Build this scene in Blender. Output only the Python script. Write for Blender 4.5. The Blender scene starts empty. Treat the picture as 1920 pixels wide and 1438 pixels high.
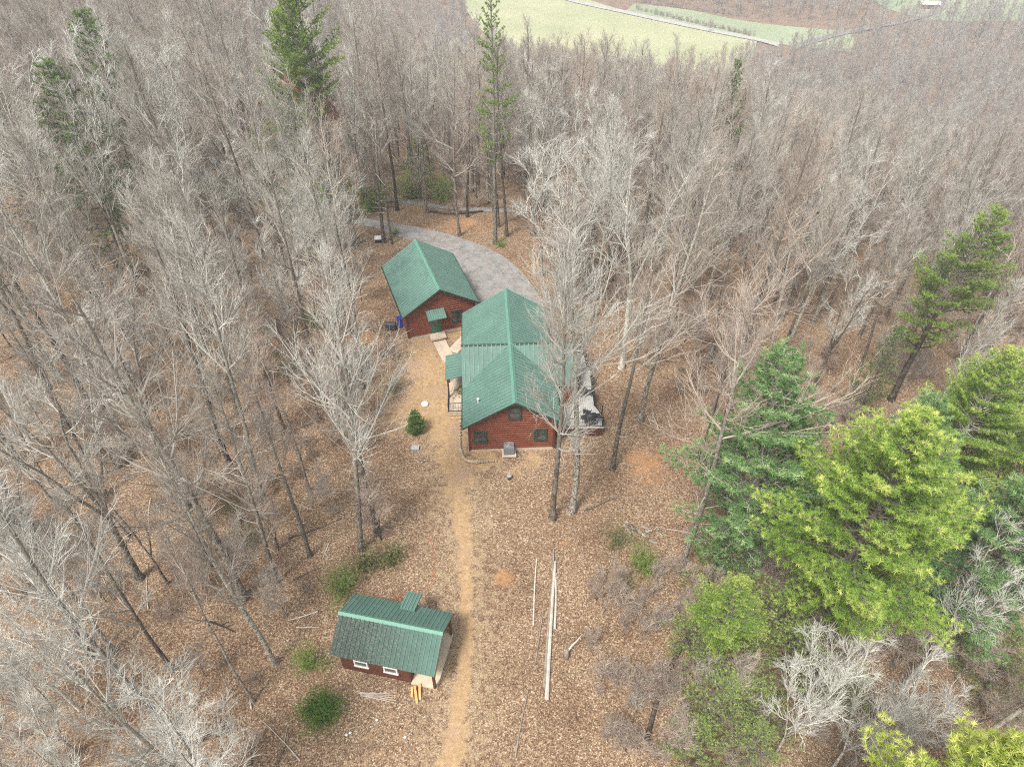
import bpy, math, random
import numpy as np
from mathutils import Vector, Matrix
from mathutils.geometry import tessellate_polygon

# ------------------------------------------------------------------ camera, light, exposure
SC = bpy.context.scene
COL = SC.collection
PITCH = math.radians(42.5); CH = 41.0; FPX = 1330.0
cam_d = bpy.data.cameras.new("camera"); cam = bpy.data.objects.new("camera", cam_d); COL.objects.link(cam)
cam.location = (0, 0, CH); cam.rotation_euler = (math.pi/2 - PITCH, 0, 0)
cam_d.sensor_width = 36; cam_d.lens = 36*FPX/1920; cam_d.clip_end = 6000; cam_d.clip_start = 0.5
SC.camera = cam
W = bpy.data.worlds.new("World"); SC.world = W; W.use_nodes = True
SUN_EL, SUN_AZ = math.radians(58), math.radians(215)      # azimuth clockwise from +Y
nt = W.node_tree; bg = nt.nodes["Background"]
sky = nt.nodes.new("ShaderNodeTexSky"); sky.sky_type = 'NISHITA'; sky.sun_disc = False
sky.sun_elevation = SUN_EL; sky.sun_rotation = SUN_AZ; sky.air_density = 0.7; sky.dust_density = 4.0; sky.ozone_density = 0.6
hs = nt.nodes.new("ShaderNodeHueSaturation"); hs.inputs["Saturation"].default_value = 0.35      # overcast: little blue left in the sky
nt.links.new(sky.outputs[0], hs.inputs["Color"])
wm = nt.nodes.new("ShaderNodeMix"); wm.data_type = 'RGBA'; wm.blend_type = 'MULTIPLY'; wm.inputs[0].default_value = 1.0; wm.inputs[7].default_value = (0.98, 0.98, 0.93, 1)
nt.links.new(hs.outputs[0], wm.inputs[6]); nt.links.new(wm.outputs[2], bg.inputs[0]); bg.inputs[1].default_value = 0.13
sl = bpy.data.lights.new("sun", 'SUN'); sl.energy = 1.9; sl.angle = math.radians(10); sl.color = (1.0, 0.955, 0.88)
so = bpy.data.objects.new("sun", sl); COL.objects.link(so)
sdir = Vector((math.sin(SUN_AZ)*math.cos(SUN_EL), math.cos(SUN_AZ)*math.cos(SUN_EL), math.sin(SUN_EL)))
so.rotation_euler = sdir.to_track_quat('Z', 'Y').to_euler(); so.location = (0, -40, 120)
SC.view_settings.view_transform = 'Standard'; SC.view_settings.look = 'None'
SC.view_settings.exposure = 1.0; SC.view_settings.gamma = 1.0
SC.cycles.use_denoising = False; SC.cycles.filter_width = 1.1
SC.cycles.max_bounces = 5; SC.cycles.diffuse_bounces = 3; SC.cycles.glossy_bounces = 2
SC.cycles.transmission_bounces = 3; SC.cycles.transparent_max_bounces = 6; SC.cycles.volume_bounces = 0

# ------------------------------------------------------------------ terrain height
def sp(t): return math.log1p(math.exp(t)) if t < 30 else t
def height(x, y):
    b = 1/(1+math.exp(-(x+38)/7.0))                        # 0 on the left hillside, 1 in the middle and right
    fall = 10*sp((y-80)/10)*(0.34*b + 0.05*(1-b)) + (1-b)*30*sp((y-190)/30)*0.35
    rt = 8*sp((x-22)/8)*0.24*min(1, 1.0)
    lf = 8*sp((-x-26)/8)*0.05
    und = 0.35*math.sin(x*0.11+1.3)*math.sin(y*0.09+0.4)*(1-math.exp(-((x)**2+(y-42)**2)/900.0))
    h = -fall-rt-lf+und
    return -100 + 8*sp((h+100)/8)
def ray(px, py):
    a = (px-960)/FPX; b = -(py-719)/FPX
    return (a, math.cos(PITCH)+b*math.sin(PITCH), -math.sin(PITCH)+b*math.cos(PITCH))
def at(px, py, z=None):
    """ground point seen at a place in the photograph (2-D world coordinates)"""
    d = ray(px, py)
    if z is not None:
        t = (z-CH)/d[2]; return (t*d[0], t*d[1])
    t = 10.0
    while t < 1500:
        if CH+t*d[2] < height(t*d[0], t*d[1]): break
        t += 1.0
    lo, hi = t-1, t
    for _ in range(12):
        m = (lo+hi)/2
        if CH+m*d[2] < height(m*d[0], m*d[1]): hi = m
        else: lo = m
    return (hi*d[0], hi*d[1])
def proj(x, y, z):
    z -= CH; dep = y*math.cos(PITCH)-z*math.sin(PITCH); v = y*math.sin(PITCH)+z*math.cos(PITCH)
    if dep < 1: return (-9999, -9999)
    return (960+FPX*x/dep, 719-FPX*v/dep)
def inside(px, py, poly):
    r = False; j = len(poly)-1
    for i in range(len(poly)):
        xi, yi = poly[i]; xj, yj = poly[j]
        if (yi > py) != (yj > py) and px < (xj-xi)*(py-yi)/(yj-yi)+xi: r = not r
        j = i
    return r

# ------------------------------------------------------------------ materials
def mat(name, rough=0.8, spec=0.3):
    m = bpy.data.materials.new(name); m.use_nodes = True
    n = m.node_tree.nodes; b = n["Principled BSDF"]
    b.inputs["Roughness"].default_value = rough; b.inputs["Specular IOR Level"].default_value = spec
    return m, m.node_tree, b
def N(nt, t, **kw):
    n = nt.nodes.new(t)
    for k, v in kw.items():
        if k in n.inputs.keys() if isinstance(k, str) else False: n.inputs[k].default_value = v
        else: setattr(n, k, v)
    return n
def noise(nt, vec, scale, detail=3, rough=0.55):
    n = nt.nodes.new("ShaderNodeTexNoise"); n.inputs["Scale"].default_value = scale
    n.inputs["Detail"].default_value = detail; n.inputs["Roughness"].default_value = rough
    nt.links.new(vec, n.inputs["Vector"]); return n.outputs["Fac"]
def ramp(nt, fac, stops, interp='LINEAR'):
    r = nt.nodes.new("ShaderNodeValToRGB"); r.color_ramp.interpolation = interp
    e = r.color_ramp.elements
    while len(e) < len(stops): e.new(0.5)
    for i, (p, c) in enumerate(stops):
        e[i].position = p; e[i].color = (*c, 1) if len(c) == 3 else c
    nt.links.new(fac, r.inputs[0]); return r.outputs[0]
def mix(nt, f, a, b, blend='MIX'):
    m = nt.nodes.new("ShaderNodeMix"); m.data_type = 'RGBA'; m.blend_type = blend
    def put(s, v):
        if isinstance(v, tuple): s.default_value = (*v, 1)
        elif isinstance(v, (int, float)): s.default_value = v
        else: nt.links.new(v, s)
    put(m.inputs[0], f); put(m.inputs[6], a); put(m.inputs[7], b); return m.outputs[2]
def math_(nt, op, a, b=None, clamp=False):
    m = nt.nodes.new("ShaderNodeMath"); m.operation = op; m.use_clamp = clamp
    for i, v in enumerate((a, b)):
        if v is None: continue
        if isinstance(v, (int, float)): m.inputs[i].default_value = v
        else: nt.links.new(v, m.inputs[i])
    return m.outputs[0]
def smooth(nt, v, lo, hi):
    m = nt.nodes.new("ShaderNodeMapRange"); m.interpolation_type = 'SMOOTHSTEP'
    m.inputs[1].default_value = lo; m.inputs[2].default_value = hi
    nt.links.new(v, m.inputs[0]); return m.outputs[0]
def coords(nt, kind="Object"):
    t = nt.nodes.new("ShaderNodeTexCoord"); return t.outputs[kind]
def worldpos(nt):
    return nt.nodes.new("ShaderNodeNewGeometry").outputs["Position"]
def bump(nt, b, h, strength=0.5, dist=0.02):
    n = nt.nodes.new("ShaderNodeBump"); n.inputs["Strength"].default_value = strength; n.inputs["Distance"].default_value = dist
    nt.links.new(h, n.inputs["Height"]); nt.links.new(n.outputs[0], b.inputs["Normal"])
def simple(name, col, rough=0.7, var=0.15, scale=6, spec=0.3, metal=0.0):
    m, t, b = mat(name, rough, spec); b.inputs["Metallic"].default_value = metal
    f = noise(t, coords(t), scale, 4)
    c = ramp(t, f, [(0.3, tuple(v*(1-var) for v in col)), (0.7, tuple(min(1, v*(1+var)) for v in col))])
    t.links.new(c, b.inputs["Base Color"]); return m

def ground_material():
    m, t, b = mat("leaf_litter_ground", 0.95, 0.1)
    P = worldpos(t)
    # leaves: cells of two sizes, each cell its own tone
    def cells(scale):
        v = t.nodes.new("ShaderNodeTexVoronoi"); v.inputs["Scale"].default_value = scale
        t.links.new(P, v.inputs["Vector"]); return v
    v1 = cells(13.0); v2 = cells(23.0)
    s1 = t.nodes.new("ShaderNodeSeparateColor"); t.links.new(v1.outputs["Color"], s1.inputs[0])
    s2 = t.nodes.new("ShaderNodeSeparateColor"); t.links.new(v2.outputs["Color"], s2.inputs[0])
    leafa = ramp(t, s1.outputs[0], [(0.0, (0.065, 0.042, 0.028)), (0.3, (0.15, 0.092, 0.060)), (0.6, (0.255, 0.168, 0.112)), (0.82, (0.37, 0.27, 0.19)), (0.97, (0.62, 0.53, 0.43))])
    leafb = ramp(t, s2.outputs[1], [(0.0, (0.055, 0.038, 0.026)), (0.35, (0.15, 0.096, 0.064)), (0.7, (0.29, 0.20, 0.138)), (0.9, (0.45, 0.35, 0.26)), (0.99, (0.70, 0.62, 0.51))])
    leaves = mix(t, 0.5, leafa, leafb)
    big = noise(t, P, 0.22, 8, 0.68)
    big2 = noise(t, P, 0.55, 5, 0.6)
    tint = ramp(t, big, [(0.3, (0.70, 0.62, 0.54)), (0.5, (1.03, 0.98, 0.90)), (0.7, (1.25, 1.24, 1.16))])
    leaves = mix(t, 1.0, leaves, tint, 'MULTIPLY')
    damp = smooth(t, big2, 0.60, 0.72)
    leaves = mix(t, math_(t, 'MULTIPLY', damp, 0.45), leaves, (0.13, 0.085, 0.06))
    # thin worn places in the clearing, where straw and moss show
    att = t.nodes.new("ShaderNodeAttribute"); att.attribute_name = "wear"
    sep = t.nodes.new("ShaderNodeSeparateColor"); t.links.new(att.outputs["Color"], sep.inputs[0])
    straw = ramp(t, s2.outputs[2], [(0.0, (0.20, 0.14, 0.085)), (0.5, (0.38, 0.275, 0.17)), (1.0, (0.56, 0.44, 0.30))])
    moss = smooth(t, noise(t, P, 1.1, 6, 0.7), 0.60, 0.68)
    straw = mix(t, math_(t, 'MULTIPLY', moss, 0.6), straw, (0.20, 0.22, 0.075))
    f1 = math_(t, 'ADD', sep.outputs[1], math_(t, 'MULTIPLY', math_(t, 'SUBTRACT', noise(t, P, 2.2, 6, 0.7), 0.5), 1.6))
    leaves = mix(t, math_(t, 'MULTIPLY', smooth(t, f1, 0.38, 0.72), 0.85), leaves, straw)
    # bare earth on the track (red channel) and clay (blue channel)
    n3 = noise(t, P, 1.1, 10, 0.75)
    f2 = math_(t, 'ADD', sep.outputs[0], math_(t, 'MULTIPLY', math_(t, 'SUBTRACT', n3, 0.5), 1.9))
    earth = ramp(t, noise(t, P, 3.5, 8, 0.7), [(0.3, (0.31, 0.20, 0.108)), (0.55, (0.44, 0.302, 0.17)), (0.75, (0.56, 0.42, 0.26))])
    earth = mix(t, smooth(t, noise(t, P, 0.35, 4), 0.5, 0.68), earth, (0.40, 0.275, 0.185))
    few = smooth(t, s1.outputs[2], 0.93, 0.95)
    earth = mix(t, math_(t, 'MULTIPLY', few, 0.6), earth, (0.40, 0.26, 0.18))
    col = mix(t, smooth(t, f2, 0.34, 0.74), leaves, earth)
    f3 = math_(t, 'ADD', sep.outputs[2], math_(t, 'MULTIPLY', math_(t, 'SUBTRACT', n3, 0.5), 2.2))
    col = mix(t, math_(t, 'MULTIPLY', smooth(t, f3, 0.35, 0.9), 0.6), col, (0.44, 0.225, 0.10))
    t.links.new(col, b.inputs["Base Color"])
    hh = math_(t, 'ADD', math_(t, 'MULTIPLY', s1.outputs[0], 0.6), math_(t, 'MULTIPLY', s2.outputs[1], 0.5))
    bump(t, b, hh, 0.6, 0.05)
    return m
M_GROUND = ground_material()

def bark_material(name, dark, pale, lichen, amount=0.5, random_mix=0.5, young=(0.27, 0.25, 0.215)):
    m, t, b = mat(name, 0.9, 0.15)
    P = coords(t); oi = t.nodes.new("ShaderNodeObjectInfo")
    n1 = noise(t, P, 2.2, 6, 0.65); n2 = noise(t, P, 9.0, 5, 0.7)
    c = mix(t, smooth(t, n1, 0.40, 0.62), dark, pale)
    sz = t.nodes.new("ShaderNodeSeparateXYZ"); t.links.new(P, sz.inputs[0])
    c = mix(t, math_(t, 'MULTIPLY', smooth(t, sz.outputs[2], 5, 15), 0.7), c, young)
    f = math_(t, 'ADD', n2, math_(t, 'MULTIPLY', math_(t, 'SUBTRACT', oi.outputs["Random"], 0.5), 0.16*random_mix*2))
    c = mix(t, math_(t, 'MULTIPLY', smooth(t, f, 0.50, 0.62), amount), c, lichen)
    v = ramp(t, oi.outputs["Random"], [(0.0, (0.72, 0.68, 0.64)), (0.5, (1.0, 0.98, 0.96)), (1.0, (1.15, 1.15, 1.12))])
    c = mix(t, 1.0, c, v, 'MULTIPLY')
    t.links.new(c, b.inputs["Base Color"])
    bump(t, b, n2, 0.5, 0.04)
    return m
def twig_material(name, cols):
    m, t, b = mat(name, 0.85, 0.2)
    oi = t.nodes.new("ShaderNodeObjectInfo")
    P = coords(t); n1 = noise(t, P, 0.8, 4, 0.6)
    f = math_(t, 'ADD', math_(t, 'MULTIPLY', oi.outputs["Random"], 0.75), math_(t, 'MULTIPLY', math_(t, 'SUBTRACT', n1, 0.35), 0.8), True)
    k = len(cols)-1
    c = ramp(t, f, [(i/k, cc) for i, cc in enumerate(cols)])
    t.links.new(c, b.inputs["Base Color"]); return m
M_BARK = bark_material("bark_grey", (0.085, 0.07, 0.057), (0.24, 0.21, 0.175), (0.60, 0.60, 0.53), 0.6)
M_BARK_DARK = bark_material("bark_dark", (0.045, 0.037, 0.031), (0.12, 0.10, 0.085), (0.38, 0.38, 0.33), 0.4)
M_BARK_PALE = bark_material("bark_pale", (0.28, 0.25, 0.21), (0.46, 0.44, 0.39), (0.74, 0.74, 0.68), 0.75)
M_TWIG = twig_material("twigs_mixed", [(0.27, 0.252, 0.222), (0.37, 0.332, 0.288), (0.385, 0.368, 0.328), (0.52, 0.505, 0.46)])
M_TWIG_PALE = twig_material("twigs_silver", [(0.42, 0.412, 0.372), (0.54, 0.532, 0.487), (0.66, 0.655, 0.61)])
M_TWIG_RED = twig_material("twigs_reddish", [(0.325, 0.265, 0.225), (0.42, 0.345, 0.29), (0.42, 0.388, 0.338)])
M_TWIG_DARK = twig_material("twigs_dark", [(0.32, 0.25, 0.205), (0.44, 0.355, 0.29)])
M_TWIG_FAR = twig_material("twigs_far", [(0.32, 0.30, 0.27), (0.42, 0.38, 0.33), (0.40, 0.388, 0.352), (0.53, 0.482, 0.42)])

def foliage_material(name, a, b_, c_, trans=0.3):
    m = bpy.data.materials.new(name); m.use_nodes = True; t = m.node_tree
    b = t.nodes["Principled BSDF"]; b.inputs["Roughness"].default_value = 0.55; b.inputs["Specular IOR Level"].default_value = 0.3
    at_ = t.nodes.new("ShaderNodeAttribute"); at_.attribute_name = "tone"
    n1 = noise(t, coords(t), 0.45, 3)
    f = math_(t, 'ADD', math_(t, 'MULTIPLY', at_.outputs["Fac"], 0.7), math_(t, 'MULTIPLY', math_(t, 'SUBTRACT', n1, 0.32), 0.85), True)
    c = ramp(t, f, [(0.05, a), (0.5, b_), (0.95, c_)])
    t.links.new(c, b.inputs["Base Color"])
    tr = t.nodes.new("ShaderNodeBsdfTranslucent"); t.links.new(c, tr.inputs[0])
    mx = t.nodes.new("ShaderNodeMixShader"); mx.inputs[0].default_value = trans
    t.links.new(b.outputs[0], mx.inputs[1]); t.links.new(tr.outputs[0], mx.inputs[2])
    t.links.new(mx.outputs[0], t.nodes["Material Output"].inputs[0]); return m
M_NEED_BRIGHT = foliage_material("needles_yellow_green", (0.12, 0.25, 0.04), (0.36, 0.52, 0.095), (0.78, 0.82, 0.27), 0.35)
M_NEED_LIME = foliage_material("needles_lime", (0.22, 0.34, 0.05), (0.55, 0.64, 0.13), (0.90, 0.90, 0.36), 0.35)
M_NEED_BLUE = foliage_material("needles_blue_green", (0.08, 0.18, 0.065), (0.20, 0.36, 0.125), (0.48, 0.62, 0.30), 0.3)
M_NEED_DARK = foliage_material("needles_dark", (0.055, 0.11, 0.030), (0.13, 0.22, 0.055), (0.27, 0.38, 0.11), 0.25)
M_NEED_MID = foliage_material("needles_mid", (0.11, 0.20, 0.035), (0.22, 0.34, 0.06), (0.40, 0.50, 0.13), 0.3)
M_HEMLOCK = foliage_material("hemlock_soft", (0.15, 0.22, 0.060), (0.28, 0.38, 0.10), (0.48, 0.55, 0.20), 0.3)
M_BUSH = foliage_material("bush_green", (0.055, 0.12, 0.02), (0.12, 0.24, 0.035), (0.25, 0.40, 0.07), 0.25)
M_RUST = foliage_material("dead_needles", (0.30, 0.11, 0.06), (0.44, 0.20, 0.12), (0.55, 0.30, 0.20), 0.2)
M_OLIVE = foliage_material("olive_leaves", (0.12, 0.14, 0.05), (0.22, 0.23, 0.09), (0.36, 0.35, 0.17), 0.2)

# ------------------------------------------------------------------ mesh helpers
def new_mesh(name, verts, faces, mats, fmat=None, tone=None, smooth_=False):
    """verts (n,3); faces: list of (m,k) int arrays; fmat: list of material index per array"""
    me = bpy.data.meshes.new(name)
    verts = np.asarray(verts, dtype=np.float32)
    faces = [np.asarray(f, dtype=np.int32) for f in faces if len(f)]
    loops = np.concatenate([f.ravel() for f in faces])
    sizes = np.concatenate([np.full(len(f), f.shape[1], dtype=np.int32) for f in faces])
    starts = np.concatenate([[0], np.cumsum(sizes)[:-1]]).astype(np.int32)
    me.vertices.add(len(verts)); me.vertices.foreach_set("co", verts.ravel())
    me.loops.add(len(loops)); me.loops.foreach_set("vertex_index", loops)
    me.polygons.add(len(sizes)); me.polygons.foreach_set("loop_start", starts)
    for m in mats: me.materials.append(m)
    if fmat is not None:
        me.polygons.foreach_set("material_index", np.concatenate([np.full(len(f), k, dtype=np.int32) for f, k in zip(faces, fmat)]))
    if tone is not None:
        a = me.attributes.new("tone", 'FLOAT', 'POINT'); a.data.foreach_set("value", np.asarray(tone, dtype=np.float32))
    me.polygons.foreach_set("use_smooth", np.full(len(sizes), smooth_, dtype=bool))
    me.update(calc_edges=True); return me
def tag(o, label=None, cat=None, group=None, kind=None):
    if label: o["label"] = label
    if cat: o["category"] = cat
    if group: o["group"] = group
    if kind: o["kind"] = kind
    return o
def link(name, me, parent=None):
    o = bpy.data.objects.new(name, me); COL.objects.link(o)
    if parent is not None: o.parent = parent
    return o
def empty(name, loc, rz=0, label=None, cat=None, group=None):
    o = bpy.data.objects.new(name, None); COL.objects.link(o); o.empty_display_size = 0.3
    o.location = loc; o.rotation_euler = (0, 0, rz); return tag(o, label, cat, group)

class MB:
    """collects simple solids into one mesh"""
    def __init__(s): s.v = []; s.f = []; s.ribs = set()
    def add(s, vs, fs):
        b = len(s.v); s.v += [tuple(v) for v in vs]; s.f += [tuple(b+i for i in f) for f in fs]; return s
    def box(s, x0, x1, y0, y1, z0, z1):
        return s.add([(x0,y0,z0),(x1,y0,z0),(x1,y1,z0),(x0,y1,z0),(x0,y0,z1),(x1,y0,z1),(x1,y1,z1),(x0,y1,z1)],
                     [(3,2,1,0),(4,5,6,7),(0,1,5,4),(1,2,6,5),(2,3,7,6),(3,0,4,7)])
    def tube(s, pts, rad, n=8, caps=True):
        pts = [Vector(p) for p in pts]; rad = rad if isinstance(rad, (list, tuple)) else [rad]*len(pts)
        rings = []
        for i, p in enumerate(pts):
            d = (pts[min(i+1, len(pts)-1)]-pts[max(i-1, 0)]).normalized()
            u = d.cross(Vector((0, 0, 1)) if abs(d.z) < 0.9 else Vector((1, 0, 0))).normalized(); w = d.cross(u)
            rings.append([tuple(p+(u*math.cos(a)+w*math.sin(a))*rad[i]) for a in [2*math.pi*k/n for k in range(n)]])
        fs = []
        for i in range(len(pts)-1):
            for k in range(n):
                fs.append((i*n+k, (i+1)*n+k, (i+1)*n+(k+1) % n, i*n+(k+1) % n))
        if caps: fs += [tuple(range(n)), tuple((len(pts)-1)*n+k for k in reversed(range(n)))]
        return s.add([v for r in rings for v in r], fs)
    def prism(s, poly, vec):
        """closed polygon (3-D points) extruded by vec"""
        n = len(poly); a = [Vector(p) for p in poly]; v = Vector(vec)
        return s.add([tuple(p) for p in a]+[tuple(p+v) for p in a],
                     [tuple(range(n)), tuple(reversed(range(n, 2*n)))]+[(i, i+n, (i+1) % n+n, (i+1) % n) for i in range(n)])
    def build(s, name, m, parent=None, smooth_=False, bev=0):
        me = bpy.data.meshes.new(name); me.from_pydata(s.v, [], s.f); me.materials.append(m)
        if s.ribs:
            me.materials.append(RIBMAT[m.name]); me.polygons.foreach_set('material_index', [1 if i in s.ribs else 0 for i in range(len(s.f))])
        import bmesh
        bm = bmesh.new(); bm.from_mesh(me); bmesh.ops.recalc_face_normals(bm, faces=bm.faces)
        if bev: bmesh.ops.bevel(bm, geom=bm.edges[:], offset=bev, segments=2, affect='EDGES', clamp_overlap=True)
        bm.to_mesh(me); bm.free()
        if smooth_: me.polygons.foreach_set("use_smooth", [True]*len(me.polygons))
        return link(name, me, parent)

# ------------------------------------------------------------------ terrain
def catmull(pts, n):
    pts = [Vector(p) for p in pts]; P = [pts[0]*2-pts[1]]+pts+[pts[-1]*2-pts[-2]]; out = []
    seg = len(pts)-1
    for i in range(n+1):
        t = i/n*seg; k = min(int(t), seg-1); u = t-k; a, b, c, d = P[k:k+4]
        out.append(0.5*((2*b)+(c-a)*u+(2*a-5*b+4*c-d)*u*u+(3*b-a-3*c+d)*u**3))
    return out
TRACK = [(835, 1520, 40), (845, 1438, 34), (862, 1330, 26), (874, 1200, 22), (872, 1060, 20), (862, 950, 24), (852, 880, 34), (838, 810, 44), (815, 745, 46), (800, 695, 42), (797, 640, 30)]
TRW = [(*at(a, b), w) for a, b, w in TRACK]
TRC = catmull([(a, b, 0) for a, b, w in TRW], 60)
def seg_d(px, py, P):
    best = 1e9; bt = 0
    for i in range(len(P)-1):
        ax, ay = P[i][0], P[i][1]; bx, by = P[i+1][0]-ax, P[i+1][1]-ay
        t = max(0, min(1, ((px-ax)*bx+(py-ay)*by)/(bx*bx+by*by+1e-9)))
        d = math.hypot(px-ax-t*bx, py-ay-t*by)
        if d < best: best = d; bt = (i+t)/(len(P)-1)
    return best, bt
def track_w(t):   # half width in metres along the track
    return float(np.interp(t, np.linspace(0, 1, 11), [1.0, 0.85, 0.6, 0.5, 0.55, 0.85, 1.5, 2.0, 2.2, 2.0, 1.4]))
CLEAR = [(470, 1440), (560, 1240), (610, 1100), (660, 960), (700, 860), (700, 760), (690, 650), (700, 560), (660, 470), (690, 430), (800, 400), (980, 420), (1040, 520), (1130, 640), (1230, 760), (1280, 900), (1250, 1050), (1240, 1250), (1180, 1440), (1100, 1800), (520, 1800)]
CLEARW = [at(a, b) for a, b in CLEAR]
SPOTS = [(945, 1085, 0.9, 1.0), (1215, 880, 2.6, .75), (1190, 860, 1.2, .9), (690, 635, 2.6, .8), (625, 720, 1.5, .35), (880, 420, 4.0, .75), (930, 405, 5.0, .5), (780, 395, 4.0, .6), (1060, 1015, 1.0, .6), (905, 1200, 1.0, .3)]
SPW = [(*at(a, b), r, k) for a, b, r, k in SPOTS]
BARE = [(800, 770, 3.8, .95), (825, 700, 3.0, 1.0), (835, 800, 2.2, .9), (770, 680, 1.6, .6), (920, 862, 1.4, .8), (1000, 862, 1.4, .7), (960, 890, 2.0, .45), (850, 620, 2.4, .85), (905, 862, 1.6, .9), (900, 1060, 1.5, .35), (900, 1420, 2.5, .35), (720, 1390, 4, .35), (960, 940, 2.4, .35)]
BAW = [(*at(a, b), r, k) for a, b, r, k in BARE]
def wear(x, y):
    r = g = b = 0.0
    if -40 < x < 45 and 5 < y < 90:
        d, t = seg_d(x, y, TRC); w = track_w(t)
        r = max(0, 1.05-0.66*d/w)
        for (sx, sy, sr, k) in BAW: r = max(r, k*math.exp(-((x-sx)**2+(y-sy)**2)/(sr*sr)))
        g = max(0, 0.62-d/11.0)
        if inside(x, y, CLEARW): g = max(g, 0.22)
        for (sx, sy, sr, k) in SPW: b = max(b, k*math.exp(-((x-sx)**2+(y-sy)**2)/(sr*sr)))
    return (r, g, b, 1)
def axis(lo, hi, fine0, fine1, step, grow=1.12):
    a = list(np.arange(fine0, fine1+1e-6, step)); s = step
    while a[-1] < hi: s *= grow; a.append(a[-1]+s)
    s = step; b = [a[0]]
    while b[-1] > lo: s *= grow; b.append(b[-1]-s)
    return list(reversed(b[1:]))+a
def sheet(name, grid, m, dz, paint=False, kind="structure"):
    """grid: rows of (x, y); draped over the terrain dz above it"""
    R = len(grid); Cn = len(grid[0])
    v = [(p[0], p[1], height(p[0], p[1])+dz) for row in grid for p in row]
    idx = np.arange(R*Cn).reshape(R, Cn)
    f = np.stack([idx[:-1, :-1], idx[:-1, 1:], idx[1:, 1:], idx[1:, :-1]], -1).reshape(-1, 4)
    me = new_mesh(name, v, [f], [m], smooth_=True)
    if me.polygons[len(me.polygons)//2].normal.z < 0: me.flip_normals()
    if paint:
        a = me.color_attributes.new("wear", 'FLOAT_COLOR', 'POINT')
        a.data.foreach_set("color", np.array([wear(p[0], p[1]) for p in v], dtype=np.float32).ravel())
    return tag(link(name, me), kind=kind)
XS = axis(-1600, 1600, -34, 30, 0.5); YS = axis(-300, 2600, 8, 86, 0.5)
sheet("ground", [[(x, y) for x in XS] for y in YS], M_GROUND, 0.0, True)
# the worn dirt track: its own sheet, with the same litter creeping in at its edges
rows = []
for i, c in enumerate(TRC):
    a = TRC[max(0, i-1)]; b = TRC[min(len(TRC)-1, i+1)]; d = (b-a).normalized(); nrm = Vector((-d.y, d.x, 0))
    w = track_w(i/(len(TRC)-1))*2.2
    rows.append([(c.x+nrm.x*w*s, c.y+nrm.y*w*s) for s in np.linspace(-1, 1, 21)])
rows2 = []
for i in range(len(rows)-1):
    for k in range(3):
        rows2.append([((1-k/3)*a[0]+k/3*b[0], (1-k/3)*a[1]+k/3*b[1]) for a, b in zip(rows[i], rows[i+1])])
sheet("dirt_path", rows2, M_GROUND, 0.012, True)

# driveway
def asphalt():
    m, t, b = mat("weathered_asphalt", 0.9, 0.15); P = worldpos(t)
    c = ramp(t, noise(t, P, 1.2, 8, 0.7), [(0.3, (0.16, 0.158, 0.155)), (0.6, (0.29, 0.288, 0.285))])
    mp = t.nodes.new("ShaderNodeMapping"); mp.inputs["Rotation"].default_value = (0, 0, 0.5); mp.inputs["Scale"].default_value = (2.2, 0.5, 1)
    t.links.new(P, mp.inputs[0])
    c = mix(t, math_(t, 'MULTIPLY', smooth(t, noise(t, mp.outputs[0], 0.9, 5, 0.65), 0.56, 0.68), 0.6), c, (0.12, 0.115, 0.11))
    v = t.nodes.new("ShaderNodeTexVoronoi"); v.inputs["Scale"].default_value = 9; t.links.new(P, v.inputs["Vector"])
    s = t.nodes.new("ShaderNodeSeparateColor"); t.links.new(v.outputs["Color"], s.inputs[0])
    c = mix(t, math_(t, 'MULTIPLY', smooth(t, s.outputs[0], 0.90, 0.92), 0.7), c, (0.45, 0.30, 0.21))
    t.links.new(c, b.inputs["Base Color"]); bump(t, b, noise(t, P, 14, 4), 0.3, 0.02); return m
M_ASPH = asphalt()
def strip_between(up, lo, n, m_):
    A = catmull([(*at(*p), 0) for p in up], n); B = catmull([(*at(*p), 0) for p in lo], n)
    return [[(a.x+(b.x-a.x)*s, a.y+(b.y-a.y)*s) for s in np.linspace(0, 1, m_)] for a, b in zip(A, B)]
sheet("driveway", strip_between([(520, 400), (600, 402), (690, 411), (790, 428), (880, 452), (945, 482), (990, 525), (1020, 575), (1030, 620)],
                                [(520, 418), (600, 416), (685, 424), (735, 440), (790, 462), (840, 500), (870, 545), (893, 590), (900, 625)], 60, 14), M_ASPH, 0.03)
sheet("road", strip_between([(700, 368), (780, 378), (860, 388), (960, 392)], [(700, 374), (780, 385), (860, 395), (960, 399)], 30, 4), M_ASPH, 0.03)

# concrete walks between the porch and the guest cabin
M_CONC = simple("pale_concrete", (0.52, 0.43, 0.34), 0.85, 0.14, 2.5)
def walk(pts, w, name):
    P = [Vector((*at(*p), 0)) for p in pts]; mb = MB()
    for a, b in zip(P, P[1:]):
        L = (b-a).length; d = (b-a)/L; nrm = Vector((-d.y, d.x, 0))*w/2; k = max(1, round(L/1.2))
        for i in range(k):
            p = a+d*(L*i/k+0.01); q = a+d*(L*(i+1)/k-0.01)
            z = height(p.x, p.y)
            mb.prism([(p+nrm+Vector((0, 0, z-.05))), (p-nrm+Vector((0, 0, z-.05))), (q-nrm+Vector((0, 0, z-.05))), (q+nrm+Vector((0, 0, z-.05)))], (0, 0, 0.11))
    return tag(mb.build(name, M_CONC), kind="structure")
walk([(818, 628), (843, 678)], 1.15, "path")
walk([(884, 622), (848, 660)], 1.0, "pavement")

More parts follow.
